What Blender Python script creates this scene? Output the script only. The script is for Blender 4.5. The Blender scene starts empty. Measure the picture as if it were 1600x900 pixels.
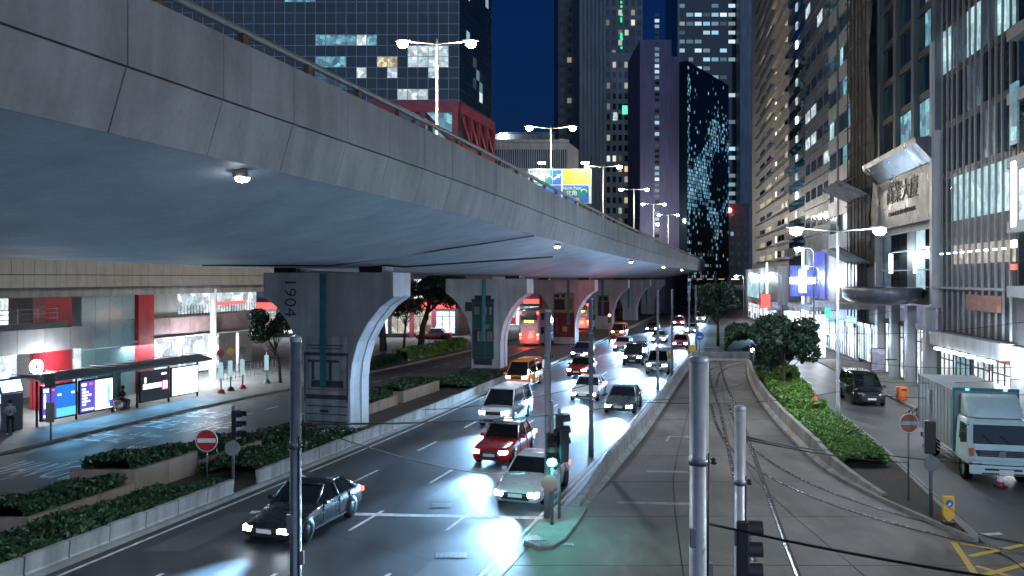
import bpy, bmesh, math, random
import numpy as np
from mathutils import Vector, Matrix
random.seed(7); rng = np.random.default_rng(7)
S = bpy.context.scene; COL = S.collection; R = math.radians
H, FOC, HY = 8.0, 1280.0, 435.0          # eye height, focal length and horizon row of the 1600 px wide photograph
# ---------------------------------------------------------------- camera, sky, sun, exposure
cd = bpy.data.cameras.new('camera'); cam = bpy.data.objects.new('camera', cd); COL.objects.link(cam)
cam.location = (0, 0, H); cam.rotation_euler = (R(90), 0, 0)
cd.sensor_width = 36; cd.lens = 36*FOC/1600; cd.shift_y = -15/1600; cd.clip_start = .1; cd.clip_end = 3000
S.camera = cam
W = bpy.data.worlds.new('World'); S.world = W; W.use_nodes = True
wn = W.node_tree.nodes; wl = W.node_tree.links
sky = wn.new('ShaderNodeTexSky'); sky.sky_type = 'NISHITA'; sky.sun_disc = False
sky.sun_elevation = R(0.2); sky.sun_rotation = R(180); sky.ozone_density = 6.0; sky.dust_density = .3; sky.altitude = 200
wl.new(sky.outputs[0], wn['Background'].inputs[0]); wn['Background'].inputs[1].default_value = .085
sd = bpy.data.lights.new('sun_fill', 'SUN'); sd.energy = .9; sd.angle = R(80); sd.color = (.42, .64, 1)      # wide blue dusk fill from behind the camera, added to brighten towers and piers
sun_fill = bpy.data.objects.new('sun_fill', sd); COL.objects.link(sun_fill); sun_fill.rotation_euler = (R(80), 0, R(-4))
S.view_settings.view_transform = 'Standard'; S.view_settings.look = 'None'
S.view_settings.exposure = 0.4; S.view_settings.gamma = 1.0; S.view_settings.use_curve_mapping = False
S.render.engine = 'CYCLES'; cy = S.cycles
cy.use_denoising = True; cy.use_adaptive_sampling = True; cy.adaptive_threshold = .03
cy.max_bounces = 4; cy.diffuse_bounces = 3; cy.glossy_bounces = 2; cy.transmission_bounces = 2
cy.sample_clamp_indirect = 4; cy.caustics_reflective = False; cy.caustics_refractive = False
LAMP = 1.0                                # one gain for every lamp
# ---------------------------------------------------------------- helpers
def G(px, py):                            # a point of the street from where it shows in the photograph
    d = FOC*H/(py-HY); return ((px-800)/FOC*d, d)
def P(px, py, d): return Vector(((px-800)/FOC*d, d, H+(HY-py)/FOC*d))
def curve(*pts):
    xs = np.array([p[0] for p in pts], float); ys = np.array([p[1] for p in pts], float)
    m = np.gradient(ys, xs)
    def f(t):
        if t <= xs[0]: return ys[0]+m[0]*(t-xs[0])
        if t >= xs[-1]: return ys[-1]+m[-1]*(t-xs[-1])
        i = int(np.searchsorted(xs, t))-1; i = max(i, 0); h = xs[i+1]-xs[i]; u = (t-xs[i])/h
        return ((1+2*u)*(1-u)**2*ys[i]+u*(1-u)**2*h*m[i]+u*u*(3-2*u)*ys[i+1]+u*u*(u-1)*h*m[i+1])
    return f
def tag(o, label=None, cat=None, group=None, kind=None):
    if label: o['label'] = label
    if cat: o['category'] = cat
    if group: o['group'] = group
    if kind: o['kind'] = kind
    return o
def thing(name, label, cat, loc=(0,0,0), rz=0, group=None):
    o = bpy.data.objects.new(name, None); COL.objects.link(o); o.empty_display_size = .2
    o.location = loc; o.rotation_euler = (0, 0, rz)
    return tag(o, label, cat, group)
def link(name, me, parent=None, loc=(0,0,0), rz=0, mat=None, scale=None, rot=None):
    o = bpy.data.objects.new(name, me); COL.objects.link(o)
    o.location = loc; o.rotation_euler = rot if rot else (0, 0, rz)
    if scale: o.scale = scale
    if parent: o.parent = parent
    if mat is not None and len(o.material_slots):
        o.material_slots[0].link = 'OBJECT'; o.material_slots[0].material = mat
    return o
def copy_tree(o, parent=None):
    c = o.copy(); COL.objects.link(c); c.parent = parent
    for ch in o.children: copy_tree(ch, c)
    return c
class MB:
    def __init__(s): s.v = []; s.f = []; s.m = []; s.sm = []
    def add(s, vs, fs, m=0, smooth=False):
        b = len(s.v); s.v += [tuple(p) for p in vs]
        for f in fs: s.f.append(tuple(b+i for i in f)); s.m.append(m); s.sm.append(smooth)
        return s
    def box(s, c, d, rz=0, m=0, taper=1.0):
        x, y, z = d[0]/2, d[1]/2, d[2]/2; vs = []
        ca, sa = math.cos(rz), math.sin(rz)
        for k in (-1, 1):
            t = taper if k > 0 else 1
            for a, b in ((-1,-1),(1,-1),(1,1),(-1,1)):
                px, py = a*x*t, b*y*t
                vs.append((c[0]+px*ca-py*sa, c[1]+px*sa+py*ca, c[2]+k*z))
        return s.add(vs, [(3,2,1,0),(4,5,6,7),(0,1,5,4),(1,2,6,5),(2,3,7,6),(3,0,4,7)], m)
    def prism(s, poly, z0, z1, m=0, f=None):         # poly in xy lifted to z, or f(x,y,z) maps elsewhere
        n = len(poly); vs = [(x, y, z0) for x, y in poly]+[(x, y, z1) for x, y in poly]
        if f: vs = [f(*p) for p in vs]
        return s.add(vs, [tuple(range(n-1,-1,-1)), tuple(range(n, 2*n))]+[(i,(i+1)%n,n+(i+1)%n,n+i) for i in range(n)], m)
    def tube(s, pts, r, n=8, m=0, cap=True):
        pts = [Vector(p) for p in pts]; rs = r if hasattr(r, '__len__') else [r]*len(pts); vs = []; fs = []
        for i, p in enumerate(pts):
            t = (pts[min(i+1, len(pts)-1)]-pts[max(i-1, 0)]).normalized()
            a = Vector((0,0,1)) if abs(t.z) < .95 else Vector((1,0,0))
            u = t.cross(a).normalized(); w = u.cross(t)
            for k in range(n):
                an = 2*math.pi*k/n; vs.append(p+(u*math.cos(an)+w*math.sin(an))*rs[i])
        for i in range(len(pts)-1):
            for k in range(n): fs.append((i*n+k, (i+1)*n+k, (i+1)*n+(k+1)%n, i*n+(k+1)%n))
        s.add(vs, fs, m, True)
        if cap:
            b = len(s.v)-len(vs)
            s.f.append(tuple(b+k for k in range(n))); s.m.append(m); s.sm.append(False)
            s.f.append(tuple(b+(len(pts)-1)*n+k for k in range(n-1,-1,-1))); s.m.append(m); s.sm.append(False)
        return s
    def lathe(s, prof, c=(0,0,0), n=16, m=0, axis='z'):
        vs = []
        for r, z in prof:
            for k in range(n):
                a = 2*math.pi*k/n; p = (r*math.cos(a), r*math.sin(a), z)
                if axis == 'y': p = (p[0], p[2], p[1])
                if axis == 'x': p = (p[2], p[0], p[1])
                vs.append((c[0]+p[0], c[1]+p[1], c[2]+p[2]))
        fs = [(i*n+k, i*n+(k+1)%n, (i+1)*n+(k+1)%n, (i+1)*n+k) for i in range(len(prof)-1) for k in range(n)]
        return s.add(vs, fs, m, axis != 'y')
    def loft(s, rings, m=0, closed=True, cap=True, smooth=True):
        n = len(rings[0]); vs = [p for r in rings for p in r]
        kk = n if closed else n-1
        fs = [(i*n+k, i*n+(k+1)%n, (i+1)*n+(k+1)%n, (i+1)*n+k) for i in range(len(rings)-1) for k in range(kk)]
        if cap: fs += [tuple(range(n-1,-1,-1)), tuple((len(rings)-1)*n+k for k in range(n))]
        return s.add(vs, fs, m, smooth)
    def mesh(s, name, *mats, fix=True):
        me = bpy.data.meshes.new(name); me.from_pydata(s.v, [], s.f)
        for m in mats: me.materials.append(m)
        me.polygons.foreach_set('material_index', s.m); me.polygons.foreach_set('use_smooth', s.sm)
        if fix:
            bm = bmesh.new(); bm.from_mesh(me); bmesh.ops.recalc_face_normals(bm, faces=bm.faces); bm.to_mesh(me); bm.free()
        me.update(); return me
    def build(s, name, mat, parent=None, loc=(0,0,0), rz=0, fix=True, bevel=0, world=False):
        mats = mat if isinstance(mat, (list, tuple)) else [mat]
        if world and parent is not None:
            o0 = parent.location; s.v = [(p[0]-o0.x, p[1]-o0.y, p[2]-o0.z) for p in s.v]
        o = link(name, s.mesh(name, *mats, fix=fix), parent, loc, rz)
        if bevel:
            b = o.modifiers.new('bevel', 'BEVEL'); b.width = bevel; b.segments = 2; b.limit_method = 'ANGLE'; b.angle_limit = R(35)
        return o
def light(kind, parent, loc, power, color, radius=.1, rot=None, spot=None, blend=.4, size=None):
    l = bpy.data.lights.new('lamp_light', kind); l.energy = power*LAMP; l.color = color
    if kind in ('POINT', 'SPOT'): l.shadow_soft_size = radius
    if kind == 'SPOT': l.spot_size = spot; l.spot_blend = blend
    if kind == 'AREA': l.shape = 'RECTANGLE'; l.size, l.size_y = size
    o = bpy.data.objects.new('lamp_light', l); COL.objects.link(o); o.parent = parent; o.location = loc
    if rot: o.rotation_euler = rot
    return o
# ---------------------------------------------------------------- materials
def newmat(name):
    m = bpy.data.materials.new(name); m.use_nodes = True; nt = m.node_tree
    return m, nt, nt.nodes['Principled BSDF']
def ramp(nt, fac, stops):
    r = nt.nodes.new('ShaderNodeValToRGB'); e = r.color_ramp.elements
    while len(e) < len(stops): e.new(.5)
    for i, (p, c) in enumerate(stops): e[i].position = p; e[i].color = (*c, 1) if len(c) == 3 else c
    nt.links.new(fac, r.inputs[0]); return r.outputs[0]
def noise(nt, scale, detail=4, stretch=None, coord='pos', rough=.55):
    n = nt.nodes.new('ShaderNodeTexNoise'); n.inputs['Scale'].default_value = scale
    n.inputs['Detail'].default_value = detail; n.inputs['Roughness'].default_value = rough
    g = nt.nodes.new('ShaderNodeNewGeometry'); src = g.outputs['Position']
    if coord == 'obj': src = nt.nodes.new('ShaderNodeTexCoord').outputs['Object']
    if stretch:
        mp = nt.nodes.new('ShaderNodeMapping'); mp.inputs['Scale'].default_value = stretch; nt.links.new(src, mp.inputs[0]); src = mp.outputs[0]
    nt.links.new(src, n.inputs['Vector']); return n.outputs['Fac']
def mixc(nt, fac, a, b, kind='MIX'):
    x = nt.nodes.new('ShaderNodeMix'); x.data_type = 'RGBA'; x.blend_type = kind
    for k, v in ((0, fac), (6, a), (7, b)):
        if hasattr(v, 'links') or hasattr(v, 'is_linked'): nt.links.new(v, x.inputs[k])
        elif isinstance(v, (int, float)): x.inputs[k].default_value = v
        else: x.inputs[k].default_value = (*v, 1)
    return x.outputs[2]
def bump(nt, b, h, strength=.3, dist=.02):
    n = nt.nodes.new('ShaderNodeBump'); n.inputs['Strength'].default_value = strength; n.inputs['Distance'].default_value = dist
    nt.links.new(h, n.inputs['Height']); nt.links.new(n.outputs[0], b.inputs['Normal'])
def mat(name, col, rough=.6, metal=0, var=.25, scale=1.5, bmp=.1, coat=0, coord='pos', streak=0, fine=12, spec=.5, rv=.12):
    m, nt, b = newmat(name); c = np.array(col, float)
    n = noise(nt, scale, 5, coord=coord)
    out = ramp(nt, n, [(.3, tuple(c*(1-var))), (.7, tuple(np.minimum(c*(1+var), 1)))])
    if streak:
        s = noise(nt, 1.0, 4, (2.2, 2.2, .12), coord)
        out = mixc(nt, streak, out, ramp(nt, s, [(.42, tuple(c*.35)), (.6, (1,1,1))]), 'MULTIPLY')
    nt.links.new(out, b.inputs['Base Color'])
    r = ramp(nt, noise(nt, scale*2.3, 3, coord=coord), [(.3, (max(rough-rv,.02),)*3), (.7, (min(rough+rv,1),)*3)])
    nt.links.new(r, b.inputs['Roughness']); b.inputs['Metallic'].default_value = metal
    b.inputs['Coat Weight'].default_value = coat; b.inputs['Specular IOR Level'].default_value = spec
    if bmp: bump(nt, b, noise(nt, fine, 4, coord=coord), bmp, .01)
    return m
def plain(name, col, rough=.5, metal=0, coat=0, spec=.5):
    return mat(name, col, rough, metal, .1, 6, 0, coat, spec=spec, rv=.04)
def glow(name, col, strength, base=None, var=0, scale=1.0):
    m, nt, b = newmat(name); b.inputs['Base Color'].default_value = (*(base or (.05,.05,.05)), 1)
    b.inputs['Emission Strength'].default_value = strength; b.inputs['Emission Color'].default_value = (*col, 1)
    b.inputs['Roughness'].default_value = .3
    if var:
        v = nt.nodes.new('ShaderNodeTexVoronoi'); v.inputs['Scale'].default_value = scale*1.6; v.distance = 'CHEBYCHEV'; v.inputs['Randomness'].default_value = .8
        g = nt.nodes.new('ShaderNodeNewGeometry'); nt.links.new(g.outputs['Position'], v.inputs['Vector']); c = np.array(col)
        sp = nt.nodes.new('ShaderNodeSeparateColor'); nt.links.new(v.outputs['Color'], sp.inputs[0])
        a = ramp(nt, sp.outputs[0], [(.1, tuple(c*(1-var))), (.75, tuple(c*.75)), (.95, tuple(np.minimum(c*1.3, 1)))])
        out = mixc(nt, .7, a, ramp(nt, noise(nt, scale*7, 3, (1,1,.6)), [(.35, (.45,.45,.5)), (.65, (1.2,1.2,1.2))]), 'MULTIPLY')
        nt.links.new(out, b.inputs['Emission Color'])
    return m
def asphalt(name, base, rough, patch=.5, cracks=True, gloss=.5, dirt=None):
    m, nt, b = newmat(name); c = np.array(base)
    big = noise(nt, .12, 5); mid = noise(nt, .9, 6, (1,.35,1)); fine = noise(nt, 60, 2)
    out = ramp(nt, mid, [(.3, tuple(c*.6)), (.7, tuple(c*1.4))])
    out = mixc(nt, patch, out, ramp(nt, big, [(.38, (.55,.55,.56)), (.6, (1.15,1.12,1.1))]), 'MULTIPLY')
    out = mixc(nt, .5, out, ramp(nt, fine, [(.35, (.6,.6,.6)), (.65, (1.3,1.3,1.3))]), 'MULTIPLY')
    if dirt: out = mixc(nt, ramp(nt, noise(nt, .33, 6, (1,.45,1)), [(.5,(0,0,0)),(.66,(.75,.75,.75))]), out, dirt)
    if cracks:
        v = nt.nodes.new('ShaderNodeTexVoronoi'); v.feature = 'DISTANCE_TO_EDGE'; v.inputs['Scale'].default_value = .16
        g = nt.nodes.new('ShaderNodeNewGeometry'); mp = nt.nodes.new('ShaderNodeMixRGB'); mp.inputs[0].default_value = .12
        nn = nt.nodes.new('ShaderNodeTexNoise'); nn.inputs['Scale'].default_value = .7; nt.links.new(g.outputs['Position'], nn.inputs['Vector'])
        nt.links.new(g.outputs['Position'], mp.inputs[1]); nt.links.new(nn.outputs['Color'], mp.inputs[2]); nt.links.new(mp.outputs[0], v.inputs['Vector'])
        out = mixc(nt, .55, out, ramp(nt, v.outputs['Distance'], [(.0, (.35,.35,.35)), (.006, (1,1,1))]), 'MULTIPLY')
    nt.links.new(out, b.inputs['Base Color'])
    nt.links.new(ramp(nt, mid, [(.3, (rough-.1,)*3), (.7, (rough+.12,)*3)]), b.inputs['Roughness'])
    b.inputs['Specular IOR Level'].default_value = gloss
    bump(nt, b, fine, .25, .006); return m
def concrete(name, base, rough=.75, streak=.5, rust=False):
    m, nt, b = newmat(name); c = np.array(base)
    out = ramp(nt, noise(nt, .5, 6), [(.3, tuple(c*.78)), (.7, tuple(c*1.15))])
    out = mixc(nt, streak, out, ramp(nt, noise(nt, 1.0, 5, (1.8,1.8,.1)), [(.38, (.42,.42,.43)), (.58, (1,1,1))]), 'MULTIPLY')
    out = mixc(nt, .35, out, ramp(nt, noise(nt, 9, 4), [(.3, (.7,.7,.7)), (.7, (1.1,1.1,1.1))]), 'MULTIPLY')
    if rust: out = mixc(nt, ramp(nt, noise(nt, .45, 3), [(.58,(0,0,0)),(.66,(.8,.8,.8))]), out, (.33,.16,.05))
    nt.links.new(out, b.inputs['Base Color']); b.inputs['Roughness'].default_value = rough
    bump(nt, b, noise(nt, 18, 5), .25, .01); return m
def windows(name, dark, lit, share, strength, rough=.12):      # many small panes of one facade: some rooms lit, by pane
    m, nt, b = newmat(name); g = nt.nodes.new('ShaderNodeNewGeometry')
    b.inputs['Base Color'].default_value = (*dark, 1); b.inputs['Roughness'].default_value = rough
    w = nt.nodes.new('ShaderNodeTexWhiteNoise'); w.noise_dimensions = '1D'; nt.links.new(g.outputs['Random Per Island'], w.inputs['W'])
    e = ramp(nt, w.outputs['Value'], [(0, lit[0]), (.5, lit[1]), (1, lit[2])])
    nt.links.new(e, b.inputs['Emission Color'])
    st = ramp(nt, g.outputs['Random Per Island'], [(0, (1,1,1)), (share*.5, (.35,)*3), (share, (.02,)*3), (share+.01, (0,)*3)])
    mu = nt.nodes.new('ShaderNodeMath'); mu.operation = 'MULTIPLY'; mu.inputs[1].default_value = strength
    nt.links.new(st, mu.inputs[0]); nt.links.new(mu.outputs[0], b.inputs['Emission Strength']); return m
M = dict(
 road=asphalt('asphalt', (.05,.051,.055), .58, gloss=.4), lroad=asphalt('old asphalt', (.075,.068,.07), .6), ground=asphalt('ground', (.06,.06,.062), .7),
 slab=asphalt('concrete paving', (.16,.142,.128), .66, .95, False, .4, dirt=(.075,.055,.04)), rroad=asphalt('worn asphalt', (.085,.082,.08), .5),
 pave=mat('pavers', (.13,.125,.12), .75, var=.3, scale=.8), kerb=concrete('kerb stone', (.26,.25,.235), .8, .3),
 conc=concrete('fair concrete', (.29,.295,.3)), fascia=concrete('fascia concrete', (.255,.262,.28), .7, .35), soffit=concrete('painted soffit', (.26,.275,.31), .7, .12),
 pier=concrete('pier concrete', (.42,.44,.46), .6, .4), pierlight=concrete('pale render', (.42,.43,.46), .6, .4), barrier=concrete('barrier concrete', (.34,.335,.32), .8, .6), rust=concrete('rusty concrete', (.33,.32,.29), .8, .6, True),
 planter=concrete('planter render', (.30,.235,.19), .8, .4), panel=mat('wall panel', (.28,.28,.275), .45, var=.1, streak=.12), dark=plain('black plastic', (.015,.015,.017), .5),
 white=mat('road paint', (.55,.55,.54), .7, var=.4, scale=3.5, bmp=.1), worn=mat('worn road paint', (.24,.235,.225), .7, var=.35, scale=2.5, bmp=.1), yellow=plain('yellow paint', (.55,.38,.06), .7), galv=mat('galvanised steel', (.22,.24,.26), .42, .6, var=.2, scale=4, bmp=.05), lamppost=mat('lamp post steel', (.34,.35,.36), .45, .3, var=.15, scale=4, bmp=0),
 rail=mat('rail steel', (.42,.42,.44), .22, 1, var=.25, scale=3, bmp=.05), railbed=plain('rail groove', (.03,.03,.03), .8), wire=plain('copper wire', (.025,.025,.028), .5, .5),
 teal=mat('teal paint', (.02,.22,.26), .5, streak=.3), red=mat('red panel', (.42,.02,.03), .4, streak=.2), redsteel=mat('red steel', (.22,.03,.055), .5, streak=.2), bronze=mat('bracket steel', (.15,.095,.05), .5, .3),
 glassd=plain('dark glass', (.012,.018,.026), .08), glassc=plain('car glass', (.008,.01,.012), .04), leafd=None, chrome=plain('chrome', (.6,.6,.62), .18, 1), tyre=plain('tyre rubber', (.012,.012,.012), .85, spec=.15), rim=plain('alloy rim', (.4,.4,.42), .3, .9),
 hlamp=glow('lit headlamp', (.78,.9,1), 40), tlamp=glow('lit tail lamp', (1,.05,.03), 9), amber=glow('lit amber lamp', (1,.4,.05), 8), plate=plain('number plate', (.75,.75,.72), .5),
 lampw=glow('lit white lamp', (.86,.94,1), 60), lampwarm=glow('lit warm lamp', (1,.82,.5), 70), green=glow('lit green signal', (.05,1,.85), 60), redl=glow('lit red signal', (1,.06,.04), 40), bulb=plain('unlit lens', (.06,.015,.012), .3),
 signred=plain('sign red', (.5,.025,.035), .5), signblue=plain('sign blue', (.02,.14,.5), .5), signgreen=plain('sign green', (.005,.2,.17), .5), signwhite=plain('sign white', (.75,.75,.75), .5), signyellow=plain('sign yellow', (.75,.45,.05), .5), orange=plain('orange plastic', (.6,.13,.03), .5),
 skin=plain('skin', (.45,.27,.19), .6), hair=plain('hair', (.012,.01,.01), .6), shirt=mat('shirt', (.5,.5,.52), .8, coord='obj'), trousers=mat('trousers', (.02,.021,.028), .8, coord='obj'), bark=mat('bark', (.06,.045,.034), .9, scale=6, bmp=.5),
 soil=mat('soil', (.035,.027,.02), .95, scale=3, bmp=.5), steelgrey=plain('grey paint', (.16,.17,.18), .5), white2=mat('white paint', (.7,.7,.7), .5, var=.08), bagk=plain('black bag', (.012,.012,.013), .3),
)
def leafmat(name, c):
    m, nt, b = newmat(name); g = nt.nodes.new('ShaderNodeNewGeometry'); c = np.array(c)
    nt.links.new(ramp(nt, g.outputs['Random Per Island'], [(0, tuple(c*.45)), (.6, tuple(c)), (1, tuple(c*1.7))]), b.inputs['Base Color'])
    b.inputs['Roughness'].default_value = .5; b.inputs['Subsurface Weight'].default_value = 0
    return m
M['leafd'] = leafmat('dark leaves', (.022,.05,.028)); M['leafg'] = leafmat('hedge leaves', (.13,.25,.045)); M['leafc'] = leafmat('ground cover leaves', (.022,.06,.022)); M['grass'] = mat('grass', (.03,.06,.02), .9, scale=3, bmp=.5)
UNIT = MB().box((0,0,0), (1,1,1)).mesh('unit', M['conc'])
def bx(name, parent, c, d, m, rz=0): return link(name, UNIT, parent, c, rz, m, d)
def text(body, size, name, m, parent, loc, rot, extrude=.004, align='CENTER', sx=1):
    c = bpy.data.curves.new('t', 'FONT'); c.body = body; c.size = size; c.align_x = align; c.align_y = 'CENTER'; c.extrude = extrude; c.resolution_u = 2
    o = bpy.data.objects.new('t', c); COL.objects.link(o); bpy.context.view_layer.update()
    me = bpy.data.meshes.new_from_object(o.evaluated_get(bpy.context.evaluated_depsgraph_get())); bpy.data.objects.remove(o); me.name = name
    me.materials.clear(); me.materials.append(m)
    return link(name, me, parent, loc, rot=rot, scale=(sx, 1, 1))
# ---------------------------------------------------------------- street lines (x as a function of distance y)
CM = curve((0,-13.5),(22,-6.4),(44,.6),(60,5.2),(80,11),(100,16.4),(150,30),(200,43.5),(300,70),(420,101))
LE = lambda y: CM(y)-6.2
RR = lambda y: CM(y)+6.1
KL = curve((10,-31),(37,-23.2),(44,-21.2),(54,-17.9),(67,-12.8),(90,-4.6),(120,4.6),(200,28),(300,56))
ML = lambda y: LE(y)-6.0
TB = curve((4,17.5),(15,15.5),(25,13.9),(30,13.1),(33.5,12.9),(40,13.7),(50,15.4),(60,17.5),(70.6,20.2),(79,22.6))
IR = curve((25,14.3),(28,15.0),(36,16.9),(50,19.6),(70,24.0),(79,26.0),(120,34.5),(200,52))
RK = curve((4,16.5),(22,19),(32,21.6),(50,24.5),(68,27.4),(120,37.5),(200,54.5),(300,76))
RB = lambda y: 28+.18*(y-50)
BL = lambda y: -29+.3*(y-43)
def heading(f, y): return math.atan2(1, (f(y+.5)-f(y-.5)))-math.pi/2
def strip(name, a, b, y0, y1, z, m, step=2.0, z1=None, parent=None, n=1):
    ys = np.linspace(y0, y1, max(2, int((y1-y0)/step)+1)); mb = MB()
    vs = []; 
    for y in ys: vs += [(a(y), y, z), (b(y), y, z)]
    fs = [(2*i, 2*i+1, 2*i+3, 2*i+2) for i in range(len(ys)-1)]
    mb.add(vs, fs)
    if z1 is not None:                       # side skirts down to z1 for a raised sheet
        k = len(vs); mb.v += [(x, y, z1) for x, y, _ in vs]
        for i in range(len(ys)-1):
            for e in (0, 1): mb.f.append((2*i+e, 2*i+2+e, k+2*i+2+e, k+2*i+e)); mb.m.append(0); mb.sm.append(False)
        for i in (0, len(ys)-1): mb.f.append((2*i, 2*i+1, k+2*i+1, k+2*i)); mb.m.append(0); mb.sm.append(False)
    return mb.build(name, m, parent)
struct = lambda o, lab=None: tag(o, lab, kind='structure')
g = MB().add([(-900,-200,-.03),(900,-200,-.03),(900,1500,-.03),(-900,1500,-.03)], [(0,1,2,3)]).build('ground', M['ground']); struct(g)
main_road = struct(strip('main_road', LE, RR, -10, 420, 0, M['road']))
left_road = struct(strip('left_road', KL, ML, 5, 300, 0, M['lroad']))
right_road = struct(strip('right_road', lambda y: TB(y) if y < 25 else IR(y), RK, -5, 260, 0, M['rroad']))
tram_road = struct(strip('tram_road', lambda y: RR(y)+.02, lambda y: TB(y)-.02, 2, 79, -.012, M['railbed']))
# concrete bays of the tram road, each a slab with open joints
rows = [4+4.7*i for i in range(17)]
for i, y0 in enumerate(rows[:-1]):
    y1 = rows[i+1]
    for k in range(3):
        f = lambda y, t: RR(y)+.05+(TB(y)-.1-RR(y))*t
        t0, t1 = (k/3, (k+1)/3); gp = .02; dz = random.uniform(-.003, .003)
        q = [(f(y0,t0)+gp, y0+gp), (f(y0,t1)-gp, y0+gp), (f(y1,t1)-gp, y1-gp), (f(y1,t0)+gp, y1-gp)]
        MB().prism(q, -.01, .012+dz).build('paving_slab', M['slab'], tram_road)
# pavements with kerbs
lp = struct(strip('left_pavement', lambda y: KL(y)-14, lambda y: KL(y)-.16, 5, 200, .13, M['pave'], z1=-.02))
strip('kerb', lambda y: KL(y)-.155, lambda y: KL(y)+.0, 5, 200, .135, M['kerb'], z1=-.02, parent=lp)
rp = struct(strip('right_pavement', lambda y: RK(y)+.16, lambda y: RK(y)+14, -5, 200, .13, M['pave'], z1=-.02))
strip('kerb', lambda y: RK(y), lambda y: RK(y)+.155, -5, 200, .135, M['kerb'], z1=-.02, parent=rp)
med = struct(strip('median_strip', lambda y: ML(y)+.16, lambda y: LE(y)-.2, 5, 230, .12, M['soil'], z1=-.02))
strip('kerb', lambda y: ML(y), lambda y: ML(y)+.155, 5, 230, .13, M['kerb'], z1=-.02, parent=med)
strip('kerb', lambda y: LE(y)-.195, lambda y: LE(y), 5, 230, .13, M['kerb'], z1=-.02, parent=med)
isl = struct(strip('hedge_island', lambda y: TB(y)+.16, lambda y: IR(y)-.3, 25.6, 78.5, .14, M['soil'], z1=-.02))
strip('kerb', lambda y: IR(y)-.295, lambda y: IR(y), 25.2, 78.5, .145, M['kerb'], z1=-.02, parent=isl)
strip('kerb', lambda y: TB(y), lambda y: TB(y)+.155, 25.2, 78.5, .145, M['kerb'], z1=-.02, parent=isl)
MB().prism([(TB(25.2), 25.2), (IR(25.2), 25.2), (IR(24.9)-.1, 24.9), (TB(24.9)+.1, 24.9)], -.02, .142).build('kerb', M['kerb'], isl)
gi = struct(strip('grass_island', lambda y: RR(y)+1.1, lambda y: IR(y)-.4, 79.6, 118, .2, M['grass'], z1=-.02))
# signal island in front of the barrier
si = [(.35,24.6),(.75,24.1),(1.2,24.15),(1.6,24.8),(2.1,26.4),(2.6,28.2),(1.65,28.4),(.9,26.6)]
o = MB().prism(si, -.02, .13).build('signal_island', M['kerb'], bevel=.03); struct(o)
# painted markings
mk = struct(thing('road_marking', None, None)); del_ = None
def dash(f, y0, y1, w, m=None, z=.004, name='marking_dash', par=mk):
    o = strip(name, lambda y: f(y)-w/2, lambda y: f(y)+w/2, y0, y1, z, m or M['white'], step=3, parent=par)
    return o
for k in (1, 2, 3):
    f = lambda y, k=k: LE(y)+12.3*k/4
    y = 14.
    while y < 150: dash(f, y, y+2.2, .13); y += 6.0 if y < 70 else 9
dash(lambda y: RR(y)-.55, 8, 200, .12); dash(lambda y: RR(y)-.3, 8, 200, .12)
dash(lambda y: LE(y)+.4, 8, 200, .12)
MB().prism([(-9.2+.25,27.9),(1.1,27.2),(1.1,27.5),(-9.2+.25,28.2)], .002, .0045).build('stop_line', M['white'], mk)
y = 24
while y < 110: dash(lambda y: (KL(y)*.55+ML(y)*.45), y, y+1.3, .1); dash(lambda y: (KL(y)*.22+ML(y)*.78), y, y+1.6, .11) if int(y)%2 else None; y += 2.6
dash(lambda y: KL(y)+.3, 12, 120, .12, M['yellow'])
def ground_text(s, px, py, size, m=M['signwhite'], dirf=KL, sy=2.6, z=.0045):
    X, Y = G(px, py); o = text(s, size, 'road_lettering', m, mk, (X, Y, z), (0,0,heading(dirf, Y)), extrude=.0005); o.scale = (1, sy, 1); return o
ground_text('巴士站', 165, 683, 1.15); ground_text('巴士站', 235, 662, 1.15); ground_text('巴士站', 318, 647, 1.15)
ground_text('灣仔', 190, 715, 1.5, sy=3); ground_text('WAN CHAI', 75, 736, 1.0, sy=3.4); ground_text('灣仔', 320, 668, 1.4, sy=2.6)
# arrow on the tram road, faded stop bars and stains
X, Y = G(1045, 684); h = heading(RR, Y)
arr = MB(); arr.prism([(-.07,-1.0),(.07,-1.0),(.07,.3),(.75,.3),(.75,.05),(1.25,.42),(.75,.8),(.75,.5),(-.07,.5)], .014, .0165); arr.build('turn_arrow', M['worn'], mk, (X,Y,.002), h)
for (xa, ya, xb, yb) in ((965,786,1080,788),(1110,571,1140,570),(1010,737,1075,738)):
    A, B = G(xa, ya), G(xb, yb); w = .16; MB().prism([(A[0],A[1]-w),(B[0],B[1]-w),(B[0],B[1]+w),(A[0],A[1]+w)], .0155, .018).build('stop_bar', M['worn'], mk)
yb = [G(1487,848), G(1600,862), G(1640,960), G(1560,930)]
for a, b in ((G(1490,848), G(1535,915)), (G(1500,850), G(1640,872)), (G(1515,870), G(1600,852)), (G(1535,900), G(1640,872)), (G(1525,885), G(1640,920))):
    d = Vector((b[0]-a[0], b[1]-a[1])).normalized(); n = Vector((-d.y, d.x))*.09
    MB().prism([(a[0]-n.x,a[1]-n.y),(b[0]-n.x,b[1]-n.y),(b[0]+n.x,b[1]+n.y),(a[0]+n.x,a[1]+n.y)], .0155, .0175+random.random()*.002).build('box_marking', M['yellow'], mk)
for px, py in ((1385,812),(1545,835)): 
    X, Y = G(px, py); bx('marking_dash', mk, (X, Y, .006), (.9, .2, .004), M['white'], .2)
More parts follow.
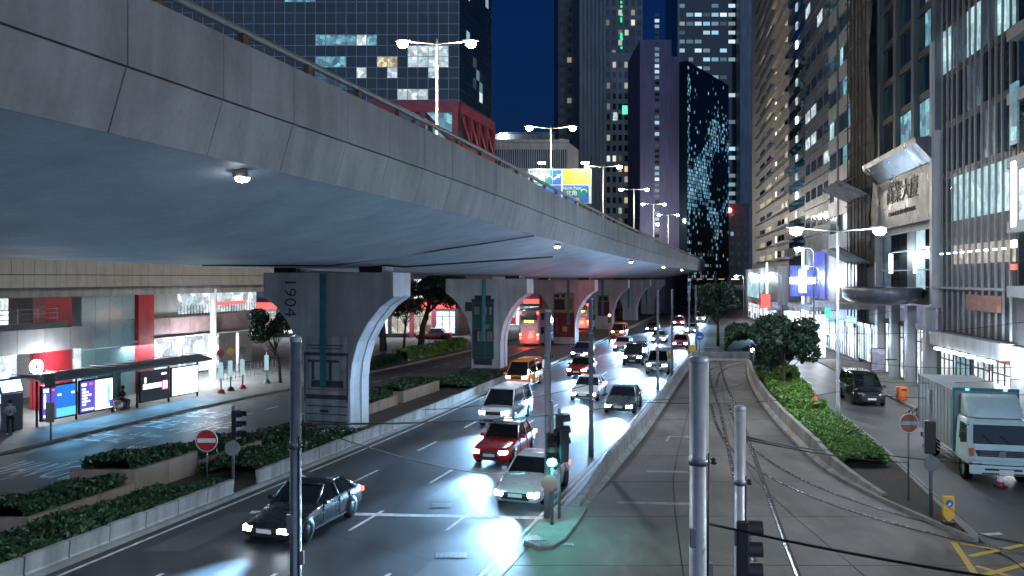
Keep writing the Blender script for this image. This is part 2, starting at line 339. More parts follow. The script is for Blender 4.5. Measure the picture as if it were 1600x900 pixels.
# tarred repair patches and worn wheel paths on the main road
PT = asphalt('fresh tar', (.022,.022,.024), .5, .3, False); PL = asphalt('bleached asphalt', (.085,.084,.084), .65, .4, False)
for k, y0, ln, w, a, m in ((1,22.5,3.5,1.4,.3,PT),(2,29.5,5,1.1,-.2,PL),(0,40,6,1.6,.1,PT),(3,39,4,1.2,.2,PT),(1,53,7,1.5,-.1,PL),(2,62,5,1.8,.2,PT),(3,21,3,1.6,.0,PL),(0,24,4,1.3,.2,PL)):
    f = lambda y, k=k, a=a: LE(y)+12.3*(k+.5)/4+a
    strip('repair_patch', lambda y: f(y)-w/2, lambda y: f(y)+w/2, y0, y0+ln, .0022, m, parent=main_road)
# drain gullies and covers
for nm, px, py, sx, sy in (('drain_grating', 705, 868, .9, .45), ('manhole_cover', 838, 848, .6, .5), ('drain_grating', 880, 852, .6, .3), ('manhole_cover', 240, 682, .8, .6), ('manhole_cover', 690, 790, .7, .6)):
    X, Y = G(px, py); t = thing(nm, {705:'pale iron gully grating in the outer lane of the main road',838:'small square cover on the signal island nose',880:'iron gully grating beside the signal island kerb',240:'dark manhole cover in the bus stop lane',690:'dark manhole cover in the middle of the main road'}[px], 'drain cover', (X, Y, .142 if px == 838 else .02 if px == 880 else .004))
    bx('frame', t, (0,0,.003), (sx, sy, .006), M['galv'])
    for k in range(6): bx('bar', t, ((k-2.5)*sx/6.6, 0, .009), (sx/14, sy*.86, .006), M['steelgrey'])
# tram rails: a main track, a track that curves away to the right, and the far pair
def rail(label, pts, z=.018):
    pts = [Vector((*p, 0)) for p in pts]; c = []
    for i in range(len(pts)-1):
        p0, p1, p2, p3 = pts[max(i-1,0)], pts[i], pts[i+1], pts[min(i+2,len(pts)-1)]
        for k in range(8):
            t = k/8; c.append(.5*((2*p1)+(p2-p0)*t+(2*p0-5*p1+4*p2-p3)*t*t+(3*p1-p0-3*p2+p3)*t**3))
    c.append(pts[-1]); t = thing('tram_track', label, 'tram track', (c[0].x, c[0].y, 0), group='tram tracks')
    for side in (-.535, .535):
        for nm, w, zz, m in (('rail', .065, z+.007, M['rail']), ('rail_groove', .19, z+.003, M['railbed'])):
            vs = []; fs = []
            for i, p in enumerate(c):
                d = (c[min(i+1,len(c)-1)]-c[max(i-1,0)]).normalized(); n = Vector((d.y, -d.x, 0))
                off = side+(-w/2 if nm == 'rail' else -w*.35)
                for e in (off, off+w): q = p+n*e-c[0]; vs.append((q.x, q.y, zz))
            fs = [(2*i, 2*i+1, 2*i+3, 2*i+2) for i in range(len(c)-1)]
            MB().add(vs, fs).build(nm, m, t)
rail('straight pair of grooved tram rails running up the tram road', [(5.2,12),(6.9,21),(8.6,29),(10.9,39.5),(13.2,50),(15.6,62),(18.3,74),(19.5,79)])
rail('pair of tram rails that curves right out of the tram road', [(13.2,52),(11.6,44),(10.8,38),(10.9,33),(12.0,28.7),(14.2,25.2),(17.5,22.6),(22,20.6)], .0205)
rail('far pair of tram rails that swings left behind the square post', [(14.4,60),(16.6,68),(18.6,73),(22,78.4)], .0225)
# ---------------------------------------------------------------- concrete barriers, a segment at a time
def jersey(L, h=.82, w0=.6, w1=.2):
    pr = [(-w0/2,0),(w0/2,0),(w0/2,.08),(w0/2-.17*w0/.6,.3*h),(w1/2,h),(-w1/2,h),(-w0/2+.17*w0/.6,.3*h),(-w0/2,.08)]
    m = MB(); a = [(x, -L/2, z) for x, z in pr]; b = [(x, L/2, z) for x, z in pr]; m.loft([a, b], smooth=False); return m
JM = jersey(1.17).mesh('jersey_segment', M['barrier']); JR = jersey(1.17).mesh('jersey_segment_rusty', M['rust'])
def barrier(label, f, y0, y1, z, nose=0, step=1.2, me=JM, low=False):
    t = thing('concrete_barrier', label, 'barrier', (f(y0), y0, z)); y = y0; i = 0
    while y < y1:
        a = heading(f, y); s = min(1, .3+.16*i) if nose else 1
        if nose and s < 1:                 # the sloping end pieces
            mb = jersey(1.17); s0 = max(.16, s-.16); mb.v = [(vx, vy, vz*(s0+(s-s0)*(vy/1.17+.5))) for vx, vy, vz in mb.v]
            o = mb.build('barrier_segment', me.materials[0], t, (f(y)-f(y0), y-y0, 0), a)
        else:
            o = link('barrier_segment', me, t, (f(y)-f(y0), y-y0, 0), a+random.uniform(-.01,.01)); o.scale = (1, 1, s*random.uniform(.985,1.015))
        y += step*math.cos(a); i += 1
barrier('long pale concrete barrier between main road and tram road', lambda y: RR(y)+.45, 28.9, 84, -.012, nose=1)
barrier('rust-streaked concrete barrier curving along the hedge', lambda y: TB(y)+.32, 30.2, 72, .1, nose=1, me=JR)
PB = jersey(1.42, .62, .24, .2).mesh('kerb_panel', M['barrier'])
barrier('near grey panel barrier below the median ground cover', lambda y: LE(y)-.28, 14, 29.6, 0, step=1.47, me=PB)
barrier('grey panel barrier running from the signal post to the first pier', lambda y: LE(y)-.28, 32.2, 76, 0, step=1.47, me=PB)
t = thing('concrete_barrier', 'far concrete barrier across the end of the tram road', 'barrier', (18.2, 79.1, 0))
for i in range(7): link('barrier_segment', JM, t, (i*1.05-.2, i*.02, 0), R(90)).scale = (1, .9, 1.1)
# ---------------------------------------------------------------- the flyover
RE = lambda y: -10.4+.29*y
ZT = curve((-40,12.9),(16,12.83),(31,12.75),(48,12.45),(64,12.25),(95,12.08),(200,12.0),(330,11.6))
ZS = curve((-40,9.1),(20,8.85),(43,8.57),(73,8.22),(97,8.08),(140,8.05),(330,7.9))
fy = thing('flyover', 'concrete flyover sweeping from upper left into the distance', 'flyover', (RE(43), 43, 0))
ys = list(np.linspace(-45, 330, 126)); so = []; de = []
prof = lambda y: [(.34, ZT(y)-2.36), (3, ZS(y)+1.12), (6, ZS(y)+.45), (8.3, ZS(y)+.07), (9.5, ZS(y)), (15, ZS(y)), (18.6, ZS(y)+.1), (20.6, ZS(y)+.36), (22.0, ZS(y)+.8)]
dk = lambda y: [(22.0, ZS(y)+.8), (22.6, ZS(y)+1.0), (22.6, ZS(y)+3.3), (22.3, ZS(y)+3.3), (22.3, ZS(y)+2.2), (.3, ZT(y)-1.15), (.3, ZT(y)-.02), (.12, ZT(y)-.02), (.12, ZT(y)-1.3), (.34, ZT(y)-2.36)]
MB().loft([[(RE(y)-u, y, z) for u, z in prof(y)] for y in ys], closed=False, cap=False).build('soffit', M['soffit'], fy, world=True)
MB().loft([[(RE(y)-u, y, z) for u, z in dk(y)] for y in ys], closed=False, cap=False, smooth=False).build('deck', M['conc'], fy, world=True)
y = 1.2; i = 0
while y < 250:
    s = 2.5 if y < 130 else 8; a, b = y+.012, y+s-.012
    def pan(nm, u0, z0, u1, z1, th, mm):
        vs = []
        for yy in (a, b):
            vs += [(RE(yy)-u0, yy, ZT(yy)-z0), (RE(yy)-u1, yy, ZT(yy)-z1), (RE(yy)-u1-th, yy, ZT(yy)-z1), (RE(yy)-u0-th, yy, ZT(yy)-z0)]
        MB().add(vs, [(0,1,2,3),(7,6,5,4),(0,4,5,1),(1,5,6,2),(2,6,7,3),(3,7,4,0)]).build(nm, mm, fy, world=True)
    e = random.uniform(-.004, .004)
    pan('parapet_panel', e, 0, e, 1.28, .11, M['fascia']); pan('fascia_panel', .03+e, 1.32, .33+e, 2.4, .1, M['fascia'])
    y += s
MB().tube([(RE(y)-.12, y, ZT(y)+.30) for y in np.linspace(0, 250, 90)], .085, 8).build('handrail', M['steelgrey'], fy, world=True)
BK = MB().box((0,0,.17), (.16,.2,.34), taper=.75).mesh('rail_bracket', M['bronze'])
y = 2.0
while y < 200: link('rail_bracket', BK, fy, (RE(y)-.12-fy.location.x, y-43, ZT(y)-.01), R(-16)); y += 2.5 if y < 110 else 6
for yj in (48.5, 112): 
    MB().loft([[(RE(yy)+.02-du, yy, ZT(yy)-z) for du, z in ((0,0),(0,1.3),(.31,2.42))] for yy in (yj-.06, yj+.06)], closed=False, cap=False, smooth=False).build('expansion_joint', M['steelgrey'], fy, world=True)
# conduits under the soffit
MB().tube([(RE(43)-.5*k*15, 41.5+k*.2, ZS(43)+.02+(.5 if k in (0,2) else 0)) for k in (0,1,2)], .05, 6).build('conduit', M['dark'], fy, world=True)
MB().tube([(RE(38)-15, 38, ZS(38)-.03), (RE(38)-9, 38, ZS(38)-.05), (RE(40)-3.2, 40, ZS(40)+1.0), (RE(41)-.4, 41, ZT(41)-2.45)], .04, 6).build('conduit', M['dark'], fy, world=True)
# fence on the flyover ramp, bars curling over at the top
ff = thing('ramp_fence', 'curl-topped metal fence of upright bars on the flyover', 'fence', (RE(20)-3.4, 20, ZT(20)-1.2))
for y in np.arange(9, 31, .32):
    b = Vector((RE(y)-3.4, y, ZT(y)-1.2))-ff.location
    h_ = 2.7-.02*(y-9)
    MB().tube([b, b+Vector((0,0,h_)), b+Vector((-.12,0,h_+.25)), b+Vector((-.4,0,h_+.36))], .022, 5).build('bar', M['galv'], ff)
for dz in (.3, 1.4, 2.4): MB().tube([(RE(y)-3.4, y, ZT(y)-1.2+dz) for y in (9, 20, 31)], .03, 5).build('rail', M['galv'], ff, world=True)
# piers with painted tram murals
MU = {k: mat('mural '+k, c, .65, var=.25, streak=.35) for k, c in dict(grey=(.33,.35,.36), dk=(.05,.058,.064), green=(.008,.07,.07), black=(.012,.018,.022), cream=(.3,.24,.13), maroon=(.13,.012,.018), gold=(.3,.18,.03), pale=(.2,.22,.22)).items()}
def pier(cx, cyy, label, art):
    zt = ZS(cyy)-.26; rz = -math.atan(.29); hw, sw, th = 3.75, 1.3, 1.1
    t = thing('flyover_pier', label, 'bridge pier', (cx, cyy, 0), rz, 'piers under the flyover')
    pf = [(hw,zt),(hw,zt-1.25),(hw-.75,zt-1.75),(hw-1.45,zt-2.55),(sw+.42,zt-3.6),(sw+.1,zt-4.7),(sw,zt-5.6),(sw,0)]
    full = pf+[(-x, z) for x, z in reversed(pf)]
    MB().prism(full, -th, th, f=lambda x, y, z: (x, z, y)).build('pier_body', M['pier'], t, bevel=.02)
    for s in (1, -1):
        for ya, yb in ((-th+.03, -.2), (.2, th-.03)):
            rg = [[(s*(x+.035), ya, z), (s*(x+.035), yb, z), (s*(x-.05), yb, z), (s*(x-.05), ya, z)] for x, z in pf[1:]]
            MB().loft(rg, smooth=False).build('edge_band', M['pierlight'], t)
    bx('stem_facing', t, (0, -th-.03, (zt-.02)/2), (2*sw-.02, .06, zt-.02), M['pier'])
    bx('drain_pipe', t, (-.15 if art != 'maroon' else .55, -th-.09, zt/2+1.2), (.34, .06, zt-2.5), M['teal'])
    for xx in (-2.7, 2.3): bx('bearing', t, (xx, 0, zt+.16), (1.3, 1.4, .3), M['dark'])
    yf = -th-.066; m = MB(); mats = [MU[k] for k in ('grey','dk','green','black','cream','maroon','gold','pale')]
    def q(x0, x1, z0, z1, k, lay=0): m.box(((x0+x1)/2, yf-.008*lay, (z0+z1)/2), (x1-x0, .006, z1-z0), m=k)
    if art == 'faint':
        q(-1.22,1.22,.3,5.0,0); q(-1.28,1.28,4.0,4.16,1,1); q(-1.0,1.0,4.5,4.56,1,1); q(-.9,.9,4.35,4.40,1,1)
        for x in (-.75,.25): q(x-.08,x+.08,2.75,3.75,1,1); q(x-.3,x+.5,3.66,3.78,1,1)
        q(-1.1,1.15,2.2,2.32,4,1); q(-.85,1.0,2.36,2.72,1,1); q(-1.15,1.2,1.75,1.98,1,1); q(-1.1,1.2,1.36,1.42,1,1)
        q(-1.25,-1.18,1.6,4.0,1,1); q(1.18,1.25,1.6,4.0,1,1); q(-1.1,1.2,.95,1.0,1,1); q(-1.1,1.2,.55,.62,1,1); q(-.35,.15,1.05,1.2,1,1)
    if art == 'green':
        q(-1.25,.75,.9,6.0,2); q(-1.3,.8,6.0,6.18,3,1); q(-1.0,.5,6.18,6.5,3,1); q(-1.9,-1.25,5.1,5.9,3)
        for x0, x1 in ((-1.1,-.5),(-.4,.2),(.28,.66)): q(x0,x1,4.75,5.75,3,1); q(x0+.06,x1-.06,4.8,5.5,7,2)
        q(-.3,.35,3.6,4.0,6,1); q(-1.15,.7,2.4,3.45,3,1)
        for x0 in (-.75,-.45,-.15,.15,.42): q(x0,x0+.2,2.45,3.35,7,2)
        q(-1.2,.72,1.2,1.28,3,1); q(-1.1,.6,.4,.9,3)
    if art == 'maroon':
        q(-1.28,1.28,3.9,6.3,4); q(-1.28,1.28,.9,3.9,5); q(-1.2,.1,4.2,5.5,3,1); q(-1.2,-.6,5.7,6.1,3,1); q(-.3,.1,5.7,6.1,3,1); q(.45,.6,4.3,5.5,3,1); q(.8,.95,4.3,5.5,3,1)
        q(-.9,-.84,1.4,3.3,4,1); q(-.2,.4,1.6,2.2,4,1); q(-1.28,1.28,3.84,3.92,6,1)
    if art == 'plain': q(-.9,.9,2.2,4.4,5); q(-.9,.9,4.4,5.4,4); q(-.7,.7,4.55,5.2,3,1)
    m.build('mural', mats, t)
    if art == 'faint':
        text('1904', 1.0, 'mural_lettering', MU['dk'], t, (-2.15, -th-.006, 7.0), (R(90), R(90), 0), .002, sx=1.05)
    return t
for i, (x, y, a, l) in enumerate(((-9.3,43.5,'faint','nearest pier with the number 1904 and a faint tram mural'),(-2.0,73,'green','second pier with a dark green tram painted on it'),(6.6,100,'maroon','third pier with a maroon and cream tram painted on it'),(14.5,128,'plain','fourth pier seen just right of the maroon tram mural'),(22.4,155,'none','fifth pier in the receding row under the flyover'),(30.2,182,'none','sixth pier in the receding row under the flyover'),(38,209,'none','farthest pier in the receding row under the flyover'))):
    pier(x, y, l, a)
# ---------------------------------------------------------------- building materials
B = dict(
 dark=mat('dark cladding', (.035,.038,.042), .4, var=.2, scale=.5), mull=plain('mullion', (.19,.23,.27), .35, .7), beige=mat('beige tiles', (.4,.36,.34), .55, var=.12, scale=.4, streak=.35),
 grey=mat('grey cladding', (.095,.115,.135), .4, var=.2, scale=.25, streak=.35), pale=mat('pale cladding', (.33,.35,.37), .4, var=.1, scale=.5, streak=.3), purple=mat('plain tower render', (.125,.125,.25), .7, var=.1, scale=.1, streak=.25),
 slate=mat('ribbed tower render', (.16,.21,.25), .6, var=.15, scale=.1, streak=.3), tealg=plain('teal glass', (.012,.05,.06), .1), teal2=plain('pale teal glass', (.2,.34,.36), .15), net=mat('scaffold net', (.11,.115,.12), .9, var=.35, scale=1.2, streak=.5, bmp=.5, fine=5),
 g0=plain('curtain glass a', (.008,.015,.024), .06), g1=plain('curtain glass b', (.012,.022,.032), .09), g2=plain('curtain glass c', (.006,.01,.016), .05),
 litb=glow('lit office blue', (.28,.72,.95), .55, var=.75, scale=.9), litw=glow('lit office white', (.75,.95,1), .9, var=.6, scale=1.1), lity=glow('lit room warm', (1,.78,.45), .7, var=.7, scale=1.2), litd=glow('dim office', (.1,.32,.5), .18, var=.8, scale=.8),
 shop=glow('lit shop interior', (.8,.93,1), 1.6, var=.7, scale=.8), shopb=glow('bright shop window', (.86,.95,1), 1.9, var=.55, scale=.9), cyanp=glow('backlit glass', (.5,.85,.95), .8, var=.35, scale=.45), warmp=glow('backlit warm panel', (.95,.82,.62), .55, var=.5, scale=.9),
 blue=glow('blue lit wall', (.06,.12,.95), .9, var=.4, scale=.3), cross=glow('lit cross', (.75,.85,1), 7), lavender=glow('lit lavender shopfront', (.5,.53,.78), .45, var=.5, scale=.5), redsign=glow('lit red sign', (1,.1,.08), 1.6), greensign=glow('lit green sign', (.1,.9,.45), 1.2), tube=glow('light tube', (.75,.92,1), 5), warmtube=glow('warm light tube', (1,.8,.5), 3),
 brown=mat('brown brick', (.16,.07,.05), .7, var=.3, scale=3),
)
ANG = math.atan2(1, .18); NRM = math.sqrt(1+.18**2)
def rbuild(name, label, y0, y1, h, wall, depth=14, back=0):
    t = thing(name, label, 'building', (RB(y0), y0, 0), ANG); L = (y1-y0)*NRM
    bx('wall', t, (L/2, -depth/2-back, h/2), (L-.03, depth, h), wall); return t, L
# F beige apartment tower
t, L = rbuild('apartment_tower', 'beige apartment tower with a column of lit balconies', 120, 168, 75, B['beige'], 20)
for i in range(22):
    z = 11+2.42*i
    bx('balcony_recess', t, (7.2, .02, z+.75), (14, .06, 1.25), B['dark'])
    bx('balcony_parapet', t, (7.2, .35, z+.05), (14.3, .7, .3), B['beige'])
    if random.random() < .8: bx('room_light', t, (13.2, .08, z+.75), (1.3, .06, 1.15), B['warmtube'] if random.random() < .6 else B['litw'])
    for k in range(3):
        if random.random() < .75: bx('window', t, (2.2+k*3.6, .07, z+.75), (2.6, .06, 1.0), random.choice((B['lity'], B['g0'], B['litd'], B['lity'])))
    for k in range(2): bx('window', t, (22+k*9.5, .03, z+.6), (6.5, .06, .9), B['g1'] if random.random() < .8 else B['lity'])
    bx('sill', t, (28, .2, z+.02), (24, .4, .18), B['grey'])
bx('podium', t, (24, .7, 5), (46, 1.6, 9.6), B['pale']); bx('lit_podium_glass', t, (31, 1.56, 6.6), (22, .1, 4.2), B['cyanp']); bx('light_tube', t, (12.5, 1.58, 6), (.3, .2, 9), B['tube'])
for k in range(5): bx('shop_window', t, (5+k*8, 1.55, 2), (6.5, .08, 2.8), B['shopb'])
# G slim black tower
t, L = rbuild('slim_tower', 'slim black glass tower with a single column of small lamps', 107, 120, 70, B['dark'], 16)
for i in range(24): bx('wall_lamp', t, (6, .1, 9+2.6*i), (1.0, .16, .9), B['litw'] if i % 4 else B['tube']); bx('glass_band', t, (L/2, .03, 7.8+2.6*i), (L-.6, .05, 1.3), B['g0'])
for k in range(3): bx('shop_window', t, (2+k*4.2, .05, 2), (3.4, .08, 3), B['shopb'])
# H grey tower with the blue cross
t, L = rbuild('grey_tower', 'grey clad tower standing behind the blue lit cross', 91, 107, 70, B['grey'], 16)
for i in range(14):
    for k in range(4):
        bx('window', t, (2+k*4, .03, 15+3.4*i), (2.9, .05, 1.3), B['g1'] if random.random() < .86 else B['litw'])
    bx('string_course', t, (L/2, .12, 13.4+3.4*i), (L, .22, .2), B['grey'])
bx('blue_panel', t, (6.5, .1, 8.4), (8, .1, 5.5), B['blue']); bx('light_tube', t, (15.4, .4, 7.5), (.18, .25, 9), B['tube']); bx('canopy', t, (L/2, 1.1, 4.6), (L, 2.2, .5), B['pale'])
for k in range(4): bx('shop_window', t, (2+k*4, .06, 2.1), (3.3, .08, 3.6), B['shopb'])
c = thing('cross_sign', 'glowing white cross sign on a blue lit wall', 'sign', (33.9, 95.5, 6.4))
bx('upright', c, (0,0,1.3), (.75,.25,2.7), B['cross']); bx('arm', c, (-.95,0,1.35), (1.0,.25,.75), B['cross']); bx('arm', c, (.95,0,1.35), (1.0,.25,.75), B['cross']); bx('backing', c, (.2,.2,1.3), (3.2,.12,3.6), B['blue']); bx('bracket', c, (2.1,.15,1.3), (1.4,.1,.1), M['dark'])
light('POINT', c, (0,-.7,1.3), 500, (.5,.65,1), .5)
# I striped tower
t, L = rbuild('striped_tower', 'tower of alternating white bands and teal glass bands', 78, 91, 62, B['grey'], 14)
for i in range(14):
    z = 12.0+3.45*i
    bx('white_band', t, (L/2, .1, z), (L, .24, 1.6), B['pale'])
    for k in range(6):
        mm = B['tealg'] if random.random() < .8 else random.choice((B['litb'], B['litd'], B['cyanp']))
        if i == 4 and k < 3: mm = B['litb']
        bx('glass_pane', t, ((k+.5)*L/6, .03, z+1.72), (L/6-.08, .07, 1.78), mm)
bx('pilaster', t, (L*.62, .18, 36), (.5, .3, 50), B['grey'])
bx('pale_wall', t, (L/2, .1, 5.4), (L, .2, 10.2), B['pale'])
for k in range(3): bx('shop_window', t, (2+k*4.3, .24, 1.8), (3, .08, 2.9), B['shop'] if k else B['shopb'])
# J netted scaffold tower
t, L = rbuild('scaffolded_tower', 'dark tower wrapped in scaffold netting and bamboo', 70, 78, 60, B['dark'], 12, .6)
m = MB(); nx, nz = 14, 60
vs = [(L*(i/nx), .75+.22*math.sin(i*1.3+j*.35)+.15*random.random(), 9.3+46*j/nz) for j in range(nz+1) for i in range(nx+1)]
m.add(vs, [(j*(nx+1)+i, j*(nx+1)+i+1, (j+1)*(nx+1)+i+1, (j+1)*(nx+1)+i) for j in range(nz) for i in range(nx)]); m.build('scaffold_net', B['net'], t)
for k in range(6): MB().tube([(L*(k+.5)/6, 1.15, 4.5), (L*(k+.5)/6, 1.2, 50)], .06, 5).build('scaffold_pole', M['bark'], t)
for k in range(16): MB().tube([(-.1, 1.26, 10+2.4*k), (L, 1.26, 10+2.4*k)], .05, 5).build('scaffold_pole', M['bark'], t)
for zz in (9.4, 15.2):
    m = MB(); vs = []
    for i in range(13): vs += [(L*(i/12), 1.0, zz), (L*i/12, 3.4+.2*random.random(), zz+1.2+.15*random.random())]
    m.add(vs, [(2*i, 2*i+1, 2*i+3, 2*i+2) for i in range(12)]); m.build('catch_fan', B['net'], t)
bx('canopy', t, (L/2, 2.0, 5.6), (L+3, 4, .45), B['pale']); bx('red_fascia', t, (L/2, 1.6, 6.5), (L, 1.0, 1.3), B['brown'])
for k in range(3): bx('shop_window', t, (1.5+k*2.7, .05, 2), (2.2, .08, 3), B['shop'])
# K sign building
t, L = rbuild('sign_building', 'grey office building with dark characters on its pale sign panel', 55.2, 70, 48, B['grey'], 14)
SG = mat('sign stone', (.09,.1,.125), .35, var=.15, scale=.4, streak=.3); bx('sign_panel', t, (L/2-.2, .25, 14.0), (L-.9, .4, 3.9), SG)
MB().prism([(0,16),(0,17.6),(1.6,17.6),(1.55,17.2),(.5,16)], .1, L-.1, f=lambda a, b, c: (c, a+.02, b)).build('cornice', SG, t)
text('商業大廈', 1.75, 'sign_lettering', M['dark'], t, (L*.5, .475, 14.6), (R(90),0,R(180)), .03, sx=1.2)
text('COMMERCIAL BUILDING', .5, 'sign_lettering', M['dark'], t, (L*.5, .475, 13.1), (R(90),0,R(180)), .02, sx=1.3)
bx('frame', t, (.25, .3, 15), (.5, .6, 18), B['pale']); bx('frame', t, (L-.25, .3, 9), (.5, .6, 7), B['pale'])
for i in range(3):
    for k in range(6):
        mm = (B['g0'], B['cyanp'], B['litd'], B['g1'], B['g0'], B['litd'])[k]
        bx('glass_pane', t, (1+(k+.5)*(L-2)/6, .05, 7.9+1.45*i), ((L-2)/6-.12, .06, 1.35), mm)
    bx('glazing_bar', t, (L/2, .2, 8.62+1.45*i), (L-1, .1, .09), M['galv'])
for k in (2, 5): bx('wall_light', t, (1+k*(L-2)/6, .15, 9.2), (.22, .14, 1.6), B['tube'])
for i in range(9):
    for k in range(3):
        for s in (-1, 0, 1):
            mm = random.choice((B['g0'], B['g1'], B['tealg'], B['g2'])); 
            if i == 0 and k < 2 or random.random() < .1: mm = B['litb']
            bx('window', t, (2.5+k*4.8+s*1.25, .05, 19.4+3.1*i), (1.15, .08, 2.5), mm)
    bx('spandrel', t, (L/2, .1, 21.0+3.1*i), (L-.4, .16, .5), B['dark'])
for k in range(4): bx('pilaster', t, (.2+k*4.75, .22, 33), (.7, .4, 30), B['grey'])
cn = []
for k in range(25):
    a = math.pi*2*k/24; cn.append((math.cos(a), math.sin(a)))
MB().loft([[(5+4.4*r*c, 2.6+2.6*r*s, z) for c, s in cn[:-1]] for r, z in ((.3,6.05),(.75,6.2),(.98,6.6),(1.0,7.3),(.97,7.35))]).build('oval_canopy', SG, t)
for k in range(4): bx('column', t, (1+k*4.2, .45, 3), (.7, .7, 6), B['pale'])
for k in range(3): bx('shop_window', t, (3.1+k*4.2, .12, 2.3), (3.3, .08, 4.0), B['shop'])
bx('lavender_panel', t, (L/2, .1, 5.3), (L-1, .1, 1.6), B['lavender'])
# L finned building
t, L = rbuild('finned_building', 'glass office block with tall vertical fins and a backlit panel', 43.6, 55, 48, B['dark'], 14)
for i in range(11):
    z = 8.3+3.3*i
    for k in range(5):
        mm = random.choice((B['g0'], B['g1'], B['g2'], B['litd']))
        if i in (0,) : mm = B['warmp'] if k < 4 else B['g1']
        if i == 1 and k < 4: mm = B['cyanp']
        if i == 4 and k < 5: mm = B['litd'] if k % 2 else B['cyanp']
        bx('glass_pane', t, ((k+.5)*L/5, .04, z+1.5+(.0 if i else -.3)), (L/5-.06, .06, 2.8 if i else 1.2), mm)
for k in range(12):
    x = .35+k*(L-.7)/11; w = .4*math.sin(k*1.7)
    MB().loft([[(x-.05+w*f, .08, z), (x+.05+w*f, .08, z), (x+.05+w*f, .2, z), (x-.05+w*f, .2, z)] for z, f in ((4.6,0),(12,0),(20,.35),(28,-.3),(36,.4),(46,-.2))], smooth=False).build('fin', M['steelgrey'], t)
for k in range(9): bx('spot_lamp', t, (.8+k*1.25, .3, 9.62), (.3, .12, .1), B['tube'])
bx('balustrade_rail', t, (L/2, .6, 7.4), (L, .12, .14), M['galv']); bx('shop_fascia', t, (L/2, .45, 4.05), (L, .7, .9), B['pale']); bx('red_sign', t, (2.6, .72, 6.6), (4.6, .2, .9), B['brown'])
for k in range(4): bx('shop_window', t, (1.5+k*2.9, .1, 1.9), (2.4, .08, 2.9), (B['shopb'], B['shop'], B['teal2'], B['shop'])[k])
for k in range(7): bx('awning_lamp', t, (1+k*1.4, .95, 3.45), (.7, .3, .16), B['tube'])
# M dark framed block at the right edge
t, L = rbuild('framed_block', 'dark framed office block at the right edge of the street', 30, 43.55, 45, B['dark'], 14)
for i in range(10):
    for k in range(5):
        mm = random.choice((B['g0'], B['g1'], B['g2'])); 
        if random.random() < .22: mm = random.choice((B['litb'], B['litw'], B['warmp']))
        bx('window', t, (1.4+k*2.7, .05, 9.0+3.4*i), (2.2, .08, 2.7), mm)
    bx('spandrel', t, (L/2, .25, 7.3+3.4*i), (L, .5, .6), M['steelgrey'])
bx('light_strip', t, (L-.9, .5, 12.4), (.5, .1, 3.4), B['tube']); bx('window', t, (L-1.0, .5, 16.6), (.9, .1, 3.2), B['litb']); bx('small_sign', t, (L-.9, .5, 9.8), (.6, .1, .4), B['warmtube']); bx('small_sign', t, (L-.9, .5, 8.6), (.6, .1, .3), B['redsign'])
MB().prism([(0,0),(L,0),(L,4.4),(0,4.4)], 0, .3, f=lambda a, b, c: (a, c+.02, b)).build('pale_wall', B['pale'], t)
bx('wall_lamp', t, (L-1.2, .55, 4.1), (.35,.35,.35), M['lampw']); light('POINT', t, (L-1.2, 1.1, 4.1), 600, (.8,.9,1), .2)
# ---------------------------------------------------------------- left: the station building under the flyover
LA = math.atan2(1, .3); sv = lambda y: (y-43)*math.sqrt(1.09)
t = thing('station_building', 'low building with panelled overhang, red columns and lit shops', 'building', (-29, 43, 0), LA)
WP = MB().box((0,0,0), (.745,.08,1)).mesh('wall_panel', M['panel'])
for k in range(46):
    for z0, z1 in ((7.45,8.2),(8.23,9.6)): link('wall_panel', WP, t, (-5+.77*k, random.uniform(-.004,.004), (z0+z1)/2), scale=(1,1,z1-z0-.02))
bx('overhang', t, (14, 3.1, 9.2), (40, 6, 3.4), M['dark']); bx('overhang_soffit', t, (14, 1.4, 7.15), (40, 2.2, .55), M['conc']); bx('upper_wall', t, (14, .3, 11.8), (40, .5, 4), M['panel'])
for k in range(6): bx('balcony_panel', t, (-1.5+1.85*k, -.35, 4.4), (1.82, .12, 1.35), M['panel'])
bx('balcony_floor', t, (3, .8, 3.95), (11.5, 2.2, .3), M['conc']); bx('balcony_ledge', t, (2.6, .1, 5.25), (8.6, .5, .3), M['panel'])
for z in (5.65, 5.95, 6.2): MB().tube([(-2,.1,z),(6.4,.1,z)], .025, 5).build('railing_bar', M['galv'], t)
for k in range(7): bx('railing_post', t, (-1.8+1.36*k, .1, 5.8), (.05,.05,.9), M['galv'])
for x, w in ((6.8, 1.9), (14.2, 1.5), (1.0,1.0)):
    bx('red_column', t, (x, .9, 3.5), (w, 1.0, 7.0), M['red'])
for i in range(4):
    for k in range(4): bx('glass_pane', t, (9.2+1.15*k, .55, .9+1.72*i), (1.13, .06, 1.7), B['teal2'])
for k in range(6): bx('pink_panel', t, (16+2.2*k, .9, 4.45), (2.17, .12, 1.35), mat('pinkish panel', (.3,.2,.2), .5) if k == 0 else bpy.data.materials['pinkish panel'])
bx('grey_wall', t, (16.6, 1.3, 6.1), (3.4, .3, 2.2), M['panel'])
for k in range(6): bx('upper_window', t, (19.3+1.75*k, 1.6, 6.1), (1.65, .08, 1.6), B['litw'] if k not in (2,) else B['shop'])
for k in range(28): bx('railing_bar', t, (18.5+.36*k, 1.3, 5.55), (.03,.03,.8), M['dark'])
bx('red_strip_traffic_glow', t, (25, 1.45, 6.0), (4.4, .05, .28), B['redsign'])  # streak of red traffic glow, put in as an emissive strip
bx('shop_interior', t, (21, 5.5, 1.9), (16, .1, 3.6), B['shop']); bx('shop_interior', t, (3, 4.5, 2.0), (9, .1, 3.4), B['shop']); bx('upper_interior', t, (2, 3.5, 6), (8, .1, 1.7), B['shop'])
